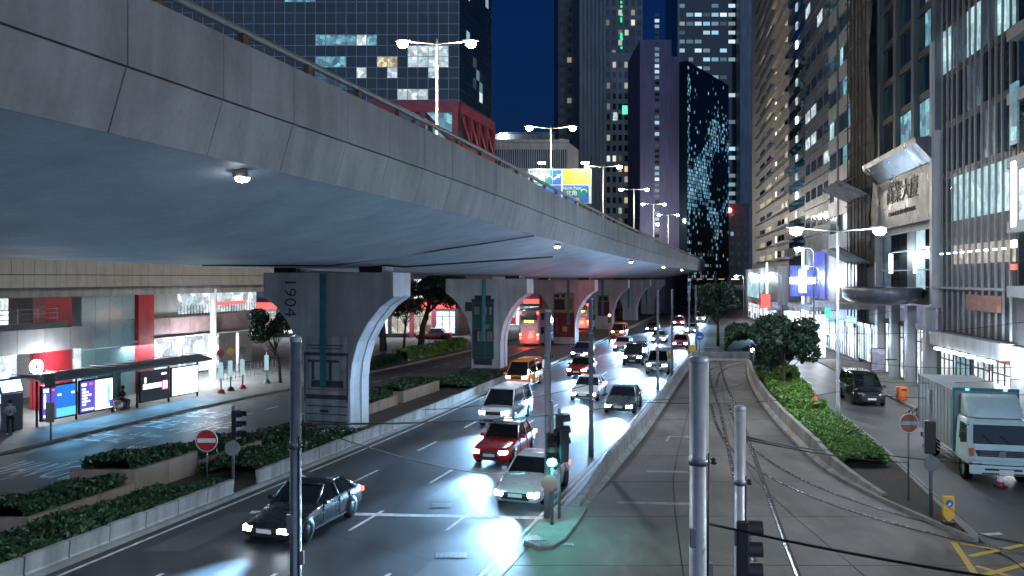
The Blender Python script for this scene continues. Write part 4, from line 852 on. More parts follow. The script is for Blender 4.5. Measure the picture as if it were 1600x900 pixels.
wire([A(1165,570,70), A(1380,700,32), A(1620,905,18)], 'long wire slanting down to the bottom right corner', .012, .1)
wire([A(1028,470,59), A(1230,505,70), A(1420,480,60)], 'far wire over the round tree', .015)
wire([A(660,640,40), A(924,600,36.5), A(1028,560,59)], 'wire between the barrier poles above the main road', .014)
for px, py, d in ((1302,688,38),(1333,678,38)):
    p = P(px, py, d); t = thing('wire_hanger', 'dark angular wire hanger over the hedge, %s one' % ('near' if px < 1310 else 'far'), 'wire fitting', tuple(p)); MB().loft([[(-.35,0,-.1),(-.3,0,-.14)],[(0,0,.2),(0,0,.14)],[(.45,0,-.05),(.42,0,-.1)]], closed=False, cap=False).build('plate', M['dark'], t); MB().tube([(-.4,0,-.1),(0,0,.2),(.5,0,-.1)], .05, 5).build('bar', M['dark'], t)
# ---------------------------------------------------------------- vehicles
WH = {}
def wheel(t, x, y, r, w=.22, name='wheel'):
    k = (round(r,2), w)
    if k not in WH:
        WH[k] = (MB().lathe([(r*.62,-w/2),(r*.93,-w/2),(r,-w*.35),(r,w*.35),(r*.93,w/2),(r*.62,w/2)], (0,0,0), 20, axis='x').mesh('tyre', M['tyre']),
                 MB().lathe([(0,-w*.3),(r*.2,-w*.36),(r*.5,-w*.3),(r*.62,-w*.44),(r*.62,w*.44),(r*.5,w*.3),(0,w*.3)], (0,0,0), 14, axis='x').mesh('rim', M['rim']))
    e = bpy.data.objects.new(name, None); COL.objects.link(e); e.parent = t; e.location = (x, y, r)
    link('tyre', WH[k][0], e); link('rim', WH[k][1], e)
CK = dict(
 sedan=dict(L=4.6, W=1.78, nose=.62, hood=.93, deck=1.0, tail=.9, roof=1.44, c0=-.78, c1=1.72, r0=-.05, r1=1.0, wr=.32, wb=1.35),
 taxi=dict(L=4.7, W=1.72, nose=.72, hood=.94, deck=.98, tail=.92, roof=1.52, c0=-.7, c1=1.5, r0=-.2, r1=1.05, wr=.31, wb=1.38),
 mpv=dict(L=4.9, W=1.86, nose=.92, hood=1.1, deck=1.12, tail=1.1, roof=1.93, c0=-1.6, c1=2.42, r0=-.75, r1=2.25, wr=.35, wb=1.5),
 van=dict(L=4.8, W=1.72, nose=1.0, hood=1.08, deck=1.1, tail=1.1, roof=1.98, c0=-2.2, c1=2.38, r0=-1.35, r1=2.3, wr=.33, wb=1.4))
def paint(name, c, metal=.2): return mat(name, c, .28, metal, .04, 2, 0, .8, 'obj', rv=.015)
PAINT = dict(black=paint('black paint', (.012,.013,.015)), silver=paint('silver paint', (.42,.43,.45), .7), white=paint('white car paint', (.66,.67,.68), 0), red=paint('taxi red paint', (.45,.012,.014), 0), orange=paint('orange paint', (.75,.2,.015), 0), blue=paint('dark blue paint', (.015,.03,.09)), grey=paint('grey paint metallic', (.1,.105,.115), .6))
def car(kind, x, y, rz, col, label, lit=True, group='vehicles on the main road', roofcol=None, power=2500, rear=False):
    c = CK[kind]; t = thing('taxi' if kind == 'taxi' else 'delivery_van' if kind == 'van' else 'car', label, 'taxi' if kind == 'taxi' else 'van' if kind in ('van', 'mpv') else 'car', (x, y, .0), rz, group)
    L, Wd = c['L'], c['W']/2; P_ = PAINT[col]; zb = .2
    st = [(-L/2, .34, c['nose']-.12, .74), (-L/2+.08, .25, c['nose'], .86), (-L/2+.35, .21, c['nose']+.06, .95), (-L/2+.9, .2, c['nose']+(c['hood']-c['nose'])*.55, 1), (c['c0'], .2, c['hood'], 1), (c['c1'], .2, c['deck'], 1), (L/2-.35, .22, c['deck']-.01, .97), (L/2-.06, .28, c['tail'], .9), (L/2, .36, c['tail']-.12, .82)]
    if c['c0'] < -2: st = st[:3]+[(c['c0']+.1, .2, c['hood'], .98)]+st[5:]
    rg = []
    for yy, z0, z1, f in st:
        w = Wd*f; zm = z0+(z1-z0)*.55
        half = [(w*.9, z0), (w*.985, z0+.1), (w, zm), (w*.965, z1-.07), (w*.88, z1-.01), (w*.45, z1+.02)]
        rg.append([(a, yy, b) for a, b in half]+[(-a, yy, b) for a, b in reversed(half)])
    MB().loft(rg).build('body', P_, t)
    wb_ = Wd*.93; wr_ = Wd*.74; zb, zr = c['hood']-.04, c['roof']-.04; z2 = c['deck']-.04
    base = [(-wb_, c['c0'], zb), (wb_, c['c0'], zb), (wb_, c['c1'], z2), (-wb_, c['c1'], z2)]; top = [(-wr_, c['r0'], zr), (wr_, c['r0'], zr), (wr_, c['r1'], zr), (-wr_, c['r1'], zr)]
    MB().loft([base, top], smooth=False).build('glasshouse', M['glassc'], t)
    rp_ = PAINT[roofcol] if roofcol else P_
    MB().loft([[(x_*s, c['r0']+(yy-c['r0'])*1.0+dy, zr+dz) for x_, yy, dy in ((-wr_-.02,c['r0'],-.05),(-wr_*.5,c['r0'],-.1),(wr_*.5,c['r0'],-.1),(wr_+.02,c['r0'],-.05),(wr_+.02,c['r1'],.05),(-wr_-.02,c['r1'],.05))] for s, dz in ((1.0,-.01),(1.0,.02),(.9,.055))]).build('roof', rp_, t)
    for s in (-1, 1):
        MB().tube([(s*(wb_-.01), c['c0']+.02, zb), (s*(wr_+.0), c['r0'], zr)], .035, 5).build('pillar', P_, t); MB().tube([(s*(wb_-.01), c['c1']-.02, z2), (s*wr_, c['r1'], zr)], .06, 5).build('pillar', P_, t)
        ym = (c['r0']+c['r1'])/2; MB().tube([(s*(wb_+.0), ym+.1, (zb+z2)/2), (s*(wr_+.01), ym, zr)], .04, 5).build('pillar', P_, t)
        MB().box((s*(Wd+.09), c['c0']+.25, zb+.1), (.2,.1,.14)).build('mirror', P_, t, bevel=.03)
        for yy in (-c['wb'], c['wb']):
            MB().lathe([(0,0),(c['wr']*1.16,0),(c['wr']*1.16,.02),(0,.02)] if s > 0 else [(0,-.02),(c['wr']*1.16,-.02),(c['wr']*1.16,0),(0,0)], (s*Wd*.99, yy, c['wr']+.03), 18, axis='x').build('wheel_arch', M['dark'], t)
            wheel(t, s*(Wd-.085), yy, c['wr'])
        zz = c['nose']-.09
        MB().loft([[(s*Wd*f, yy, zz-.07), (s*Wd*f, yy, zz+.06), (s*Wd*f2, y2, zz+.07), (s*Wd*f2, y2, zz-.07)] for f, yy, f2, y2 in ((.52,-L/2-.03,.52,-L/2+.1), (.86,-L/2+.03,.9,-L/2+.2))], smooth=False).build('headlight', M['hlamp'] if lit else M['chrome'], t)
        MB().box((s*Wd*.78, L/2-.03, c['tail']-.17), (.3,.08,.16)).build('tail_light', M['tlamp'] if lit else M['bulb'], t, bevel=.02)
    if lit: hl = light('SPOT', t, (0, -L/2-.15, c['nose']-.06), power*3.2, (.32,.62,1), .3, (R(90-2.5),0,math.pi), R(50), .95); hl.data.specular_factor = .3
    for s in (-1, 1):
        for yy in (c['r0']-.35, (c['r0']+c['r1'])/2+.1, c['r1']+.25):
            if c['c0']-.2 < yy < c['c1']+.3: bx('door_seam', t, (s*Wd*.985, yy, .62), (.04,.018,.56), M['dark'])
        bx('door_handle', t, (s*(Wd+.005), ym-.15, .8), (.03,.16,.03), M['chrome']); bx('sill_trim', t, (s*Wd*.99, .1, .27), (.03,L*.5,.06), M['dark'])
    bx('grille', t, (0, -L/2+.01, c['nose']-.12), (Wd*.95, .06, .16), M['dark']); bx('bumper_intake', t, (0, -L/2+.01, .42), (Wd*1.1, .06, .14), M['dark'])
    bx('number_plate', t, (0, -L/2-.03, .5), (.5, .03, .12), M['plate']); bx('grille_bar', t, (0, -L/2-.025, c['nose']-.1), (Wd*.9, .03, .025), M['chrome'])
    if kind == 'taxi': MB().box((0, .3, c['roof']+.09), (.4,.16,.14), taper=.8).build('roof_sign', glow('taxi roof sign %s' % label[:12], (1,.9,.7), 2), t, bevel=.02)
    return t
lane = lambda k, y: LE(y)+12.3*(k+.5)/4
CARS = [(0,61,'van','orange','orange van in the kerb lane past the first pier'),(0,111,'van','orange','farther orange van, ahead of the dark saloons'),(0,84,'sedan','blue','dark blue saloon in the kerb lane beyond the second pier'),
 (1,26.5,'sedan','black','black saloon nearest the bottom of the main road'),(1,46,'mpv','white','white people carrier in the second lane'),(1,68,'taxi','red','red taxi in the second lane behind the white people carrier'),(1,92,'sedan','white','white saloon far back in the second lane'),(1,124,'sedan','grey','grey saloon far off in the second lane'),
 (2,37,'taxi','red','red taxi nearest the green signal'),(2,55,'sedan','white','white saloon in the third lane behind the red taxi'),(2,77,'mpv','black','black people carrier in the third lane'),(2,103,'sedan','silver','silver saloon far off in the third lane'),(2,140,'taxi','red','farthest red taxi on the main road'),
 (3,30.5,'sedan','white','white saloon in the lane next to the signal island'),(3,50,'sedan','grey','grey saloon beside the long barrier'),(3,70,'mpv','silver','silver people carrier beside the long barrier'),(3,95,'taxi','red','red taxi beside the grass island'),(3,120,'sedan','white','white saloon far off beside the round tree'),(3,150,'mpv','white','farthest white people carrier on the main road')]
for k, y, kd, cl, lb in CARS: car(kd, lane(k, y)+random.uniform(-.2,.2), y, heading(CM, y), cl, lb, roofcol='silver' if kd == 'taxi' else None)
car('sedan', 30.2, 96, heading(RK, 96), 'grey', 'grey saloon far up the right hand road', group='vehicles on the right hand road'); car('taxi', 33.8, 112, heading(RK, 112), 'red', 'distant red taxi on the right hand road', group='vehicles on the right hand road', roofcol='silver')
car('mpv', 22.75, 53.3, heading(RK, 52), 'black', 'black people carrier parked unlit at the right kerb', lit=False, group='vehicles on the right hand road')
car('taxi', -10.2, 107, R(-95), 'red', 'parked red and silver taxi behind the trees', lit=False, group='vehicles on the left', roofcol='silver')
# truck
t = thing('box_truck', 'white box truck with a dark windscreen parked at the right', 'truck', (18.85, 31.5, 0), R(-13)); TW = mat('truck white', (.5,.66,.66), .35, var=.05, scale=3, coat=.4, coord='obj', rv=.03); TT = plain('truck teal', (.01,.2,.22), .35)
rg = []
for z, y0, w in ((.75,.06,1.14),(1.0,.0,1.17),(1.35,.02,1.17),(1.55,.05,1.165),(2.35,.32,1.1),(2.5,.42,1.06)): rg.append([(-w,y0+.12,z),(-w*.8,y0,z),(w*.8,y0,z),(w,y0+.12,z),(w,1.7,z),(-w,1.7,z)])
MB().loft(rg, smooth=False).build('cab', TW, t, bevel=.04)
MB().loft([[(-.98,y0+.15,z),(-.7,y0,z),(.7,y0,z),(.98,y0+.15,z),(1.0,1.65,z),(-1.0,1.65,z)] for z, y0 in ((2.53,.5),(2.9,.72),(3.2,1.0),(3.34,1.25))]).build('wind_deflector', TW, t, bevel=.03)
MB().loft([[(-1.0,.055,1.6),(1.0,.055,1.6)],[(-.93,.3,2.3),(.93,.3,2.3)]], closed=False, cap=False).build('windscreen', M['glassc'], t, loc=(0,-.02,0))
for s in (-1, 1):
    MB().add([(s*1.155,.3,1.62),(s*1.155,1.2,1.62),(s*1.1,1.2,2.28),(s*1.105,.5,2.28)], [(0,1,2,3)]).build('side_window', M['glassc'], t, loc=(s*.035,0,0))
    MB().box((s*.93,-.02,.82), (.36,.1,.2)).build('headlight', M['chrome'], t, bevel=.03); MB().box((s*1.06,.03,1.28), (.16,.12,.32)).build('indicator', M['orange'], t, bevel=.03)
    MB().tube([(s*1.1,.2,2.3),(s*1.35,.05,2.25),(s*1.35,.05,1.7)], .02, 5).build('mirror_arm', M['dark'], t); bx('mirror', t, (s*1.36,.05,1.85), (.18,.08,.4), M['dark'])
    for yy in (1.0, 5.6): wheel(t, s*.98, yy, .48, .3)
    for k in range(3): MB().tube([(s*1.14,2.0,.5+.15*k),(s*1.14,4.7,.5+.15*k)], .025, 5).build('side_guard_bar', M['galv'], t)
    MB().tube([(s*.3,-.04,1.62),(s*.3-.35,.1,1.95)], .012, 4).build('wiper', M['dark'], t)
MB().box((0,-.04,.62),(2.3,.2,.36)).build('bumper', TW, t, bevel=.05); bx('bumper_slot', t, (0,-.145,.66), (1.3,.02,.07), M['dark']); bx('bumper_slot', t, (0,-.145,.5), (1.5,.02,.05), M['dark']); bx('number_plate', t, (.1,-.16,.57), (.5,.02,.2), M['plate'])
MB().prism([(-.85,1.12),(.85,1.12),(.95,1.36),(-.95,1.36)], -.02, .05, f=lambda a, b, c: (a, c, b)).build('grille', M['dark'], t)
for k in range(3): bx('grille_bar', t, (0,-.03,1.17+.07*k), (1.6,.03,.02), M['galv'])
MB().lathe([(0,-.02),(.13,-.02),(.15,.0),(.13,.02)], (0,-.035,1.24), 14, axis='y').build('badge', M['chrome'], t)
BX = mat('truck box panel', (.36,.38,.4), .35, .3, var=.08, scale=1, streak=.25, coord='obj', rv=.04)
MB().box((0,4.65,2.2),(2.4,5.5,2.5)).build('cargo_box', BX, t, bevel=.02)
for k in range(11): 
    for s in (-1,1): bx('side_rib', t, (s*1.205, 2.2+k*.5, 2.2), (.02,.06,2.4), BX)
for s in (-1,1): bx('corner_post', t, (s*1.19,1.9,2.2), (.07,.1,2.56), TT); bx('corner_post', t, (s*1.19,7.4,2.2), (.07,.1,2.54), M['galv'])
bx('front_trim', t, (0,1.89,3.47), (2.44,.12,.12), TT); bx('chassis', t, (0,4,.78), (.9,6.6,.25), M['dark']); bx('rear_bumper', t, (0,7.4,.6), (2.2,.1,.2), M['dark'])
for s in (-.7,.7): bx('marker_lamp', t, (s,1.82,3.47), (.14,.04,.07), glow('teal marker %g' % s, (.2,.95,1), 2))
# double-decker buses seen from behind
def bus(x, y, rz, body, label):
    t = thing('double_decker_bus', label, 'bus', (x, y, 0), rz, 'buses on the left hand road'); L = 11.
    MB().box((0,L/2,2.35),(2.5,L,4.1)).build('body', body, t, bevel=.12)
    bx('rear_window', t, (0,-.01,3.55), (2.0,.04,.8), M['glassd']); bx('rear_panel', t, (0,-.015,2.2), (2.1,.04,1.2), PAINT['silver']); bx('destination_sign', t, (0,-.03,2.95), (1.1,.03,.22), M['amber'])
    for s in (-1, 1):
        for z in (1.0, 3.95): bx('tail_light', t, (s*1.05,-.03,z), (.22,.06,.3), M['tlamp'])
        bx('indicator', t, (s*1.05,-.03,1.4), (.2,.06,.2), M['amber'])
        for z in (1.55+.3, 3.5):
            for k in range(6): bx('side_window', t, (s*1.245, 1.3+k*1.6, z), (.03,1.45,.8), M['glassd'])
        for yy in (2.4, 8.2): wheel(t, s*1.08, yy, .48, .3)
    light('POINT', t, (0,-.8,1.2), 160, (1,.1,.06), .3)
bus(2.0, 96, heading(KL, 96), paint('pale bus paint', (.3,.28,.36), 0), 'pale double-decker bus seen through the second arch')
bus(10.6, 126, heading(KL, 126), paint('white bus paint', (.5,.5,.52), 0), 'double-decker bus with red lights seen through the third arch')
bus(17.0, 150, heading(KL, 150), paint('dark red bus paint', (.3,.02,.025), 0), 'dark red double-decker bus farthest under the flyover')
# ---------------------------------------------------------------- greenery
def leaves(n, centre_fn, size, m, name, parent, kind=None):
    v = np.zeros((n*4, 3)); 
    for i in range(n):
        c = centre_fn(); a = rng.normal(size=3); a /= np.linalg.norm(a); b = np.cross(a, rng.normal(size=3)); b /= np.linalg.norm(b)
        s = size*rng.uniform(.45, 1.5); v[4*i] = c-a*s; v[4*i+1] = c+b*s*.5; v[4*i+2] = c+a*s; v[4*i+3] = c-b*s*.5
    me = bpy.data.meshes.new(name); me.from_pydata(v.tolist(), [], [(4*i,4*i+1,4*i+2,4*i+3) for i in range(n)]); me.materials.append(m)
    o = link(name, me, parent); tag(o, kind=kind); return o
def tree(x, y, z0, h, rx, rz_, label, n=4500, trunk=.16, lean=0, m='leafd', base=.35, group='street trees'):
    t = thing('street_tree', label, 'tree', (x, y, z0), 0, group); cz = h-rz_
    top = Vector((lean, 0, cz)); m_ = MB(); m_.tube([(0,0,-.05),(lean*.15,.02,cz*.35),(lean*.6,-.05,cz*.7),top], [trunk*1.25,trunk,trunk*.75,trunk*.4], 8)
    blobs = []
    for k in range(13):
        a = rng.uniform(0, 2*math.pi); e = rng.uniform(-.6, .85); q = np.array([math.cos(a)*math.cos(e)*rx*.68, math.sin(a)*math.cos(e)*rx*.68, math.sin(e)*rz_*.68])+np.array(top)
        blobs.append((q, rng.uniform(.28,.48)*rx)); s = Vector((lean*.5, 0, cz*rng.uniform(.45,.8))); mid = s.lerp(Vector(q), .5)+Vector((0,0,-.12*rx))
        m_.tube([s, mid, Vector(q)], [trunk*.42, trunk*.28, trunk*.1], 5)
    m_.build('trunk', M['bark'], t)
    def f():
        q, r = blobs[rng.integers(len(blobs))]; d_ = rng.normal(size=3); d_ /= np.linalg.norm(d_); return q+d_*r*rng.uniform(.35,1.05)**.6*np.array((1,1,.8))
    leaves(n, f, .13*max(1, rx/2.2), M[m], 'crown', t)
tree(18.1, 54.5, .14, 6.3, 2.35, 2.75, 'leafy dark tree growing out of the hedge', 9000, .12); tree(20.9, 63, .14, 5.2, 1.9, 1.9, 'lighter tree just behind the leafy hedge tree', 4500, .1)
tree(23.9, 95, .2, 7.8, 2.7, 2.5, 'round dark tree on the grass island', 6500, .16)
X, Y = G(440, 600); tree(X, Y-.3, .13, 6.0, 1.75, 1.7, 'small street tree left of the first pier', 5000, .1, -.7)
tree(-10.6, 95, .13, 8.8, 3.4, 2.3, 'tall leaning tree seen through the first arch', 8000, .32, 1.6); tree(-14.0, 89, .13, 8.6, 3.2, 2.4, 'thick-trunked tree beside the first pier arch', 5000, .34, -.3); tree(-12.2, 92.5, .13, 6.5, 2.2, 1.8, 'thin forked tree behind the leaning tree', 3000, .12, .5)
def poly_leaves(f0, f1, y0, y1, h, n, m, label, name, bumpy=.25, size=.11, z0=.12, cat='hedge'):
    c = ((f0(y0)+f1(y0))/2, y0); t = thing(name, label, cat, (c[0], c[1], z0))
    hs = [rng.uniform(0, 6.28) for _ in range(4)]
    def hh(x, y): return h*(1+bumpy*math.sin(x*1.1+hs[0])*math.sin(y*.8+hs[1])+bumpy*.6*math.sin(x*2.7+hs[2])*math.sin(y*2.1+hs[3]))
    ys_ = np.linspace(y0+.1, y1-.1, max(4, int((y1-y0)/.6))); vs = []; nx_ = 5
    for y in ys_:
        for i in range(nx_): x = f0(y)+.1+(f1(y)-f0(y)-.2)*i/(nx_-1); vs.append((x-c[0], y-c[1], hh(x, y)*(.8 if 0 < i < nx_-1 else .05)))
    MB().add(vs, [(j*nx_+i, j*nx_+i+1, (j+1)*nx_+i+1, (j+1)*nx_+i) for j in range(len(ys_)-1) for i in range(nx_-1)]).build('inner_growth', M['leafc'] if m != 'leafg' else M['leafg'], t)
    def f():
        y = rng.uniform(y0, y1); u = rng.uniform(0, 1); x = f0(y)+(f1(y)-f0(y))*u; top = hh(x, y); e = min(u, 1-u)*(f1(y)-f0(y))
        z = top*rng.uniform(.75, 1.02) if e > .25 and rng.uniform() < .8 else top*rng.uniform(.05, .95)
        if e > .25 and z < top*.7: x = f0(y)+.1 if u < .5 else f1(y)-.1
        return np.array((x-c[0], y-c[1], z))
    leaves(n, f, size, M[m], 'foliage', t, 'stuff')
poly_leaves(lambda y: TB(y)+.75, lambda y: IR(y)-.75, 34.3, 46, .55, 22000, 'leafg', 'clipped bright green hedge below the twin street lamp', 'hedge', .06, .1, .14)
poly_leaves(lambda y: TB(y)+.75, lambda y: IR(y)-1.0, 46.2, 58, .85, 14000, 'leafg', 'looser green shrubs under the hedge trees', 'shrub_bed', .35, .12, .14, 'shrubs')
poly_leaves(lambda y: TB(y)+.9, lambda y: IR(y)-.9, 58.2, 71, 1.2, 9000, 'leafg', 'far bright shrubs at the tram road bend', 'shrub_bed', .3, .14, .14, 'shrubs')
poly_leaves(lambda y: RR(y)+3.6, lambda y: IR(y)-.8, 86, 100, 1.9, 9000, 'leafc', 'domed shrubs around the round tree', 'shrub_bed', .25, .16, .2, 'shrubs')
# planters in the median, then the ground cover beside them
PW = lambda y: -15+.31*(y-25.7)
def planter(y0, y1, ht, label, wd=2.4):
    t = thing('planter', label, 'planter', (PW(y0), y0, .12)); o = t.location
    q = lambda a, b, ya, yb: [(PW(ya)-a-o.x, ya-o.y), (PW(ya)-b-o.x, ya-o.y), (PW(yb)-b-o.x, yb-o.y), (PW(yb)-a-o.x, yb-o.y)]
    n_ = max(1, int((y1-y0)/1.5))
    for k in range(n_):
        ya, yb = y0+(y1-y0)*k/n_+.012, y0+(y1-y0)*(k+1)/n_-.012
        for a, b in ((0,.16),(wd-.16,wd)): MB().prism(q(a, b, ya, yb), 0, ht-.1).build('wall_panel', M['planter'], t); MB().prism(q(a-.03, b+.03, ya-.006, yb+.006), ht-.095, ht).build('coping', M['planter'], t)
    for yy in (y0-.1, y1-.06): MB().prism(q(0, wd, yy, yy+.15), 0, ht+.004).build('end_wall', M['planter'], t)
    MB().prism(q(.17, wd-.17, y0+.05, y1-.07), .02, ht-.12).build('soil', M['soil'], t)
    return (lambda y: PW(y)-wd+.15), (lambda y: PW(y)-.12)
for y0, y1, ht, l in ((25.6,29.7,.42,'nearest low planter in the left median'),(29.95,33.0,.9,'tall middle planter in the left median'),(33.3,37.2,.5,'third planter behind the no-entry sign'),(47.5,51,.6,'planter just past the first pier'),(52,57.5,.7,'farthest planter, between first and second pier')):
    a, b = planter(y0, y1, ht, l); poly_leaves(a, b, y0+.1, y1-.1, .42, 2600, 'leafc', 'low dark plants filling the '+l.replace('nearest ','near '), 'planter_plants', .35, .1, ht+.02, 'plants')
o = thing('ground_cover', 'dark ground cover between the near planters and the panel barrier', 'plants', (-12, 24, .12)); 
def gc(f0, f1, y0, y1, h, n, label):
    poly_leaves(f0, f1, y0, y1, h, n, 'leafc', label, 'ground_cover', .4, .1, .1, 'plants')
bpy.data.objects.remove(o)
gc(lambda y: PW(y)+.15, lambda y: LE(y)-.5, 18, 30.2, .35, 9000, 'dark ground cover between the near planters and the panel barrier')
gc(lambda y: PW(y)+.2, lambda y: LE(y)-.5, 32.6, 41.5, .45, 7000, 'dark ground cover at the foot of the first pier')
gc(lambda y: ML(y)+.4, lambda y: PW(y)-.3, 37.4, 46, .4, 4000, 'dark plants on the far side of the first pier')
gc(lambda y: ML(y)+.6, lambda y: LE(y)-1.2, 58.5, 68, .4, 4000, 'dark plants between the first and second piers')
poly_leaves(lambda y: KL(y)-2.2, lambda y: KL(y)-.7, 68, 76, .8, 4500, 'leafc', 'low hedge on the far pavement by the thick tree', 'hedge', .2, .13, .13)
poly_leaves(lambda y: KL(y)-2.8, lambda y: KL(y)-1.0, 78, 92, 1.1, 5500, 'leafg', 'low green hedge before the parked taxi', 'hedge', .15, .14, .13)
# ---------------------------------------------------------------- bus shelter
t = thing('bus_shelter', 'long bus shelter with backlit posters along the pavement', 'bus shelter', (-25, 43.4, .13), math.atan2(11.4, 4.0))
MB().prism([(-.5,2.42),(-.5,2.5),(.6,2.72),(1.7,2.62),(1.7,2.54),(.6,2.6)], -.4, 12.9, f=lambda a, b, c: (c, a, b)).build('roof', M['steelgrey'], t)
for k in range(14): bx('roof_rib', t, (-.3+k*1.0, .6, 2.735), (.05,2.0,.03), M['dark'])
MB().tube([(-.4,-.5,2.4),(12.9,-.5,2.4)], .05, 6).build('gutter', M['teal'], t)
for x in (-.1, 2.4, 4.95, 6.85, 9.5, 12.15): MB().tube([(x,.12,0),(x,.12,2.55)], .06, 8).build('post', M['dark'], t)
E = lambda n, c, s=1.6: glow(n, c, s)
pm = dict(purple=E('poster purple', (.13,.1,.75), .8), white=E('poster white', (.85,.95,1), 2.2), blue=E('poster blue', (.02,.2,.75), .9), sky=E('poster sky', (.1,.5,.95), 1.3), black=E('poster black', (.012,.02,.03), .5), pale=E('poster pale', (.75,.97,1), 2.4), pink=E('poster pink', (.9,.12,.3), 1.1), cream=E('poster cream', (.9,.95,.8), 1.6))
def poster(x0, x1, pieces):
    e = bpy.data.objects.new('poster_case', None); COL.objects.link(e); e.parent = t; e.location = (x0, 0, .25); w = x1-x0; h = 1.9
    MB().box((w/2,.06,h/2),(w,.14,h)).build('frame', M['dark'], e, bevel=.02)
    for i, (a, b, c, d_, m_) in enumerate(pieces): bx('poster_sheet', e, (w*(a+b)/2, -.015-.004*i, h*(c+d_)/2), (w*(b-a), .004, h*(d_-c)), pm[m_])
    light('AREA', e, (w/2, -.12, h/2), 110, (.2,.6,1), rot=(R(-90),0,0), size=(w*.9, h*.8)); return e, w, h
e, w, h = poster(.05, 2.3, [(.04,.42,.05,.95,'purple'),(.42,.97,.05,.95,'blue'),(.42,.97,.05,.3,'sky'),(.06,.2,.8,.9,'white'),(.06,.36,.1,.17,'white'),(.07,.12,.35,.75,'white'),(.26,.36,.82,.88,'pink'),(.45,.55,.66,.71,'white'),(.84,.93,.68,.73,'white')])
MB().tube([(w*.62,-.06,.35),(w*.66,-.06,.75),(w*.67,-.06,1.1)], [.07,.1,.12], 8).tube([(w*.72,-.06,.35),(w*.68,-.06,.75),(w*.67,-.06,.9)], [.06,.09,.1], 8).tube([(w*.67,-.06,1.1),(w*.6,-.06,1.4),(w*.63,-.06,1.68)], [.06,.05,.04], 6).tube([(w*.67,-.06,1.1),(w*.78,-.06,1.12),(w*.84,-.06,1.38)], [.06,.05,.04], 6).lathe([(0,-.1),(.09,-.04),(.09,.04),(0,.1)], (w*.68,-.06,1.28), 10).build('poster_figure', pm['white'], e).scale = (1,.1,1)
e.children[-1].location.y = -.05
poster(2.5, 4.9, [(.03,.45,.05,.95,'purple'),(.45,.97,.05,.95,'cream'),(.06,.2,.82,.9,'white'),(.28,.38,.83,.9,'pink')]+[(.07,.07+.1+.2*((k*7)%5)/5,.7-.09*k,.75-.09*k,'white') for k in range(6)]+[(.06,.4,.1,.15,'white'),(.62,.95,.3,.9,'pale'),(.8,.86,.2,.75,'sky'),(.86,.96,.08,.3,'purple')])
e2, w, h = poster(6.95, 9.4, [(.03,.97,.03,.97,'black'),(.1,.72,.42,.58,'white'),(.74,.95,.32,.62,'pink'),(.78,.84,.36,.6,'white'),(.86,.92,.36,.6,'white'),(.72,.9,.82,.88,'white'),(.14,.2,.62,.8,'pale')])
poster(9.6, 12.1, [(.03,.97,.04,.96,'pale'),(.1,.9,.3,.33,'sky'),(.2,.8,.22,.25,'sky'),(.3,.95,.38,.45,'cream')])
bx('bench', t, (5.9,.75,.45), (1.7,.4,.06), M['galv']); bx('back_panel', t, (5.9,1.35,1.2), (1.8,.05,2.1), B['teal2']); bx('bench_leg', t, (5.2,.75,.22), (.06,.35,.44), M['galv']); bx('bench_leg', t, (6.6,.75,.22), (.06,.35,.44), M['galv']); bx('notice', t, (5.5,1.3,1.6), (.45,.04,.6), M['steelgrey'])
k = thing('information_totem', 'grey totem with a tilted lit screen beside the shelter', 'totem', (-26.0, 42.6, .13), math.atan2(11.4, 4.0)); MB().box((0,0,.95),(.9,.5,1.9)).build('body', M['steelgrey'], k, bevel=.03)
MB().box((0,0,0),(1.3,.1,.75)).build('screen_case', M['signblue'], k, (-.3,-.25,2.35)).rotation_euler = (R(-20),0,0); MB().box((0,0,0),(1.15,.02,.6)).build('screen', pm['pale'], k, (-.3,-.32,2.33)).rotation_euler = (R(-20),0,0)
X, Y = G(72, 694); k = thing('bus_stop_post', 'yellow-grey bus stop sign post before the shelter', 'bus stop', (X, Y+.4, .13), R(0)); MB().tube([(0,0,0),(0,0,3.1)], .04, 6).build('post', M['galv'], k); bx('timetable', k, (0,-.06,1.35), (.42,.06,.95), mat('timetable board', (.4,.36,.26), .6)); bx('sign_plate', k, (0,-.05,2.85), (.5,.05,.6), mat('old stop plate', (.18,.14,.1), .6))
for i, (px, py, l) in enumerate(((343,618,'nearest of three bus stop posts right of the shelter'),(358,614,'middle of three bus stop posts right of the shelter'),(377,611,'last of three bus stop posts right of the shelter'),(415,602,'bus stop post with a green foot under the small tree'))):
    X, Y = G(px, py); k = thing('bus_stop_post', l, 'bus stop', (X, Y+.3, .13)); MB().tube([(0,0,0),(0,0,2.9)], .05, 6).build('post', M['galv'], k)
    bx('timetable', k, (0,-.07,1.55), (.3,.06,1.1), E('lit timetable %d' % i, (.55,.85,.95), .5)); MB().lathe([(0,-.03),(.26,-.03),(.26,.03),(0,.03)], (0,-.05,2.75), 16, axis='y').build('stop_plate', (M['signred'], M['signyellow'], M['steelgrey'], M['steelgrey'])[i], k); MB().lathe([(.28,0),(.2,.22),(.05,.3)], (0,0,0), 12).build('foot', (M['signred'], M['dark'], M['signred'], plain('green foot', (.01,.16,.12), .5))[i], k)
X, Y = G(400, 592); k = thing('pavement_railing', 'grey pedestrian railing behind the bus stop posts', 'railing', (X-1.5, Y-2, .13), heading(KL, Y))
for i in range(16): bx('bar', k, (0,-1+.45*i,.55), (.03,.03,1.1), M['galv'])
for z in (.15,.6,1.1): bx('rail', k, (0,2.4,z), (.04,7,.04), M['galv'])
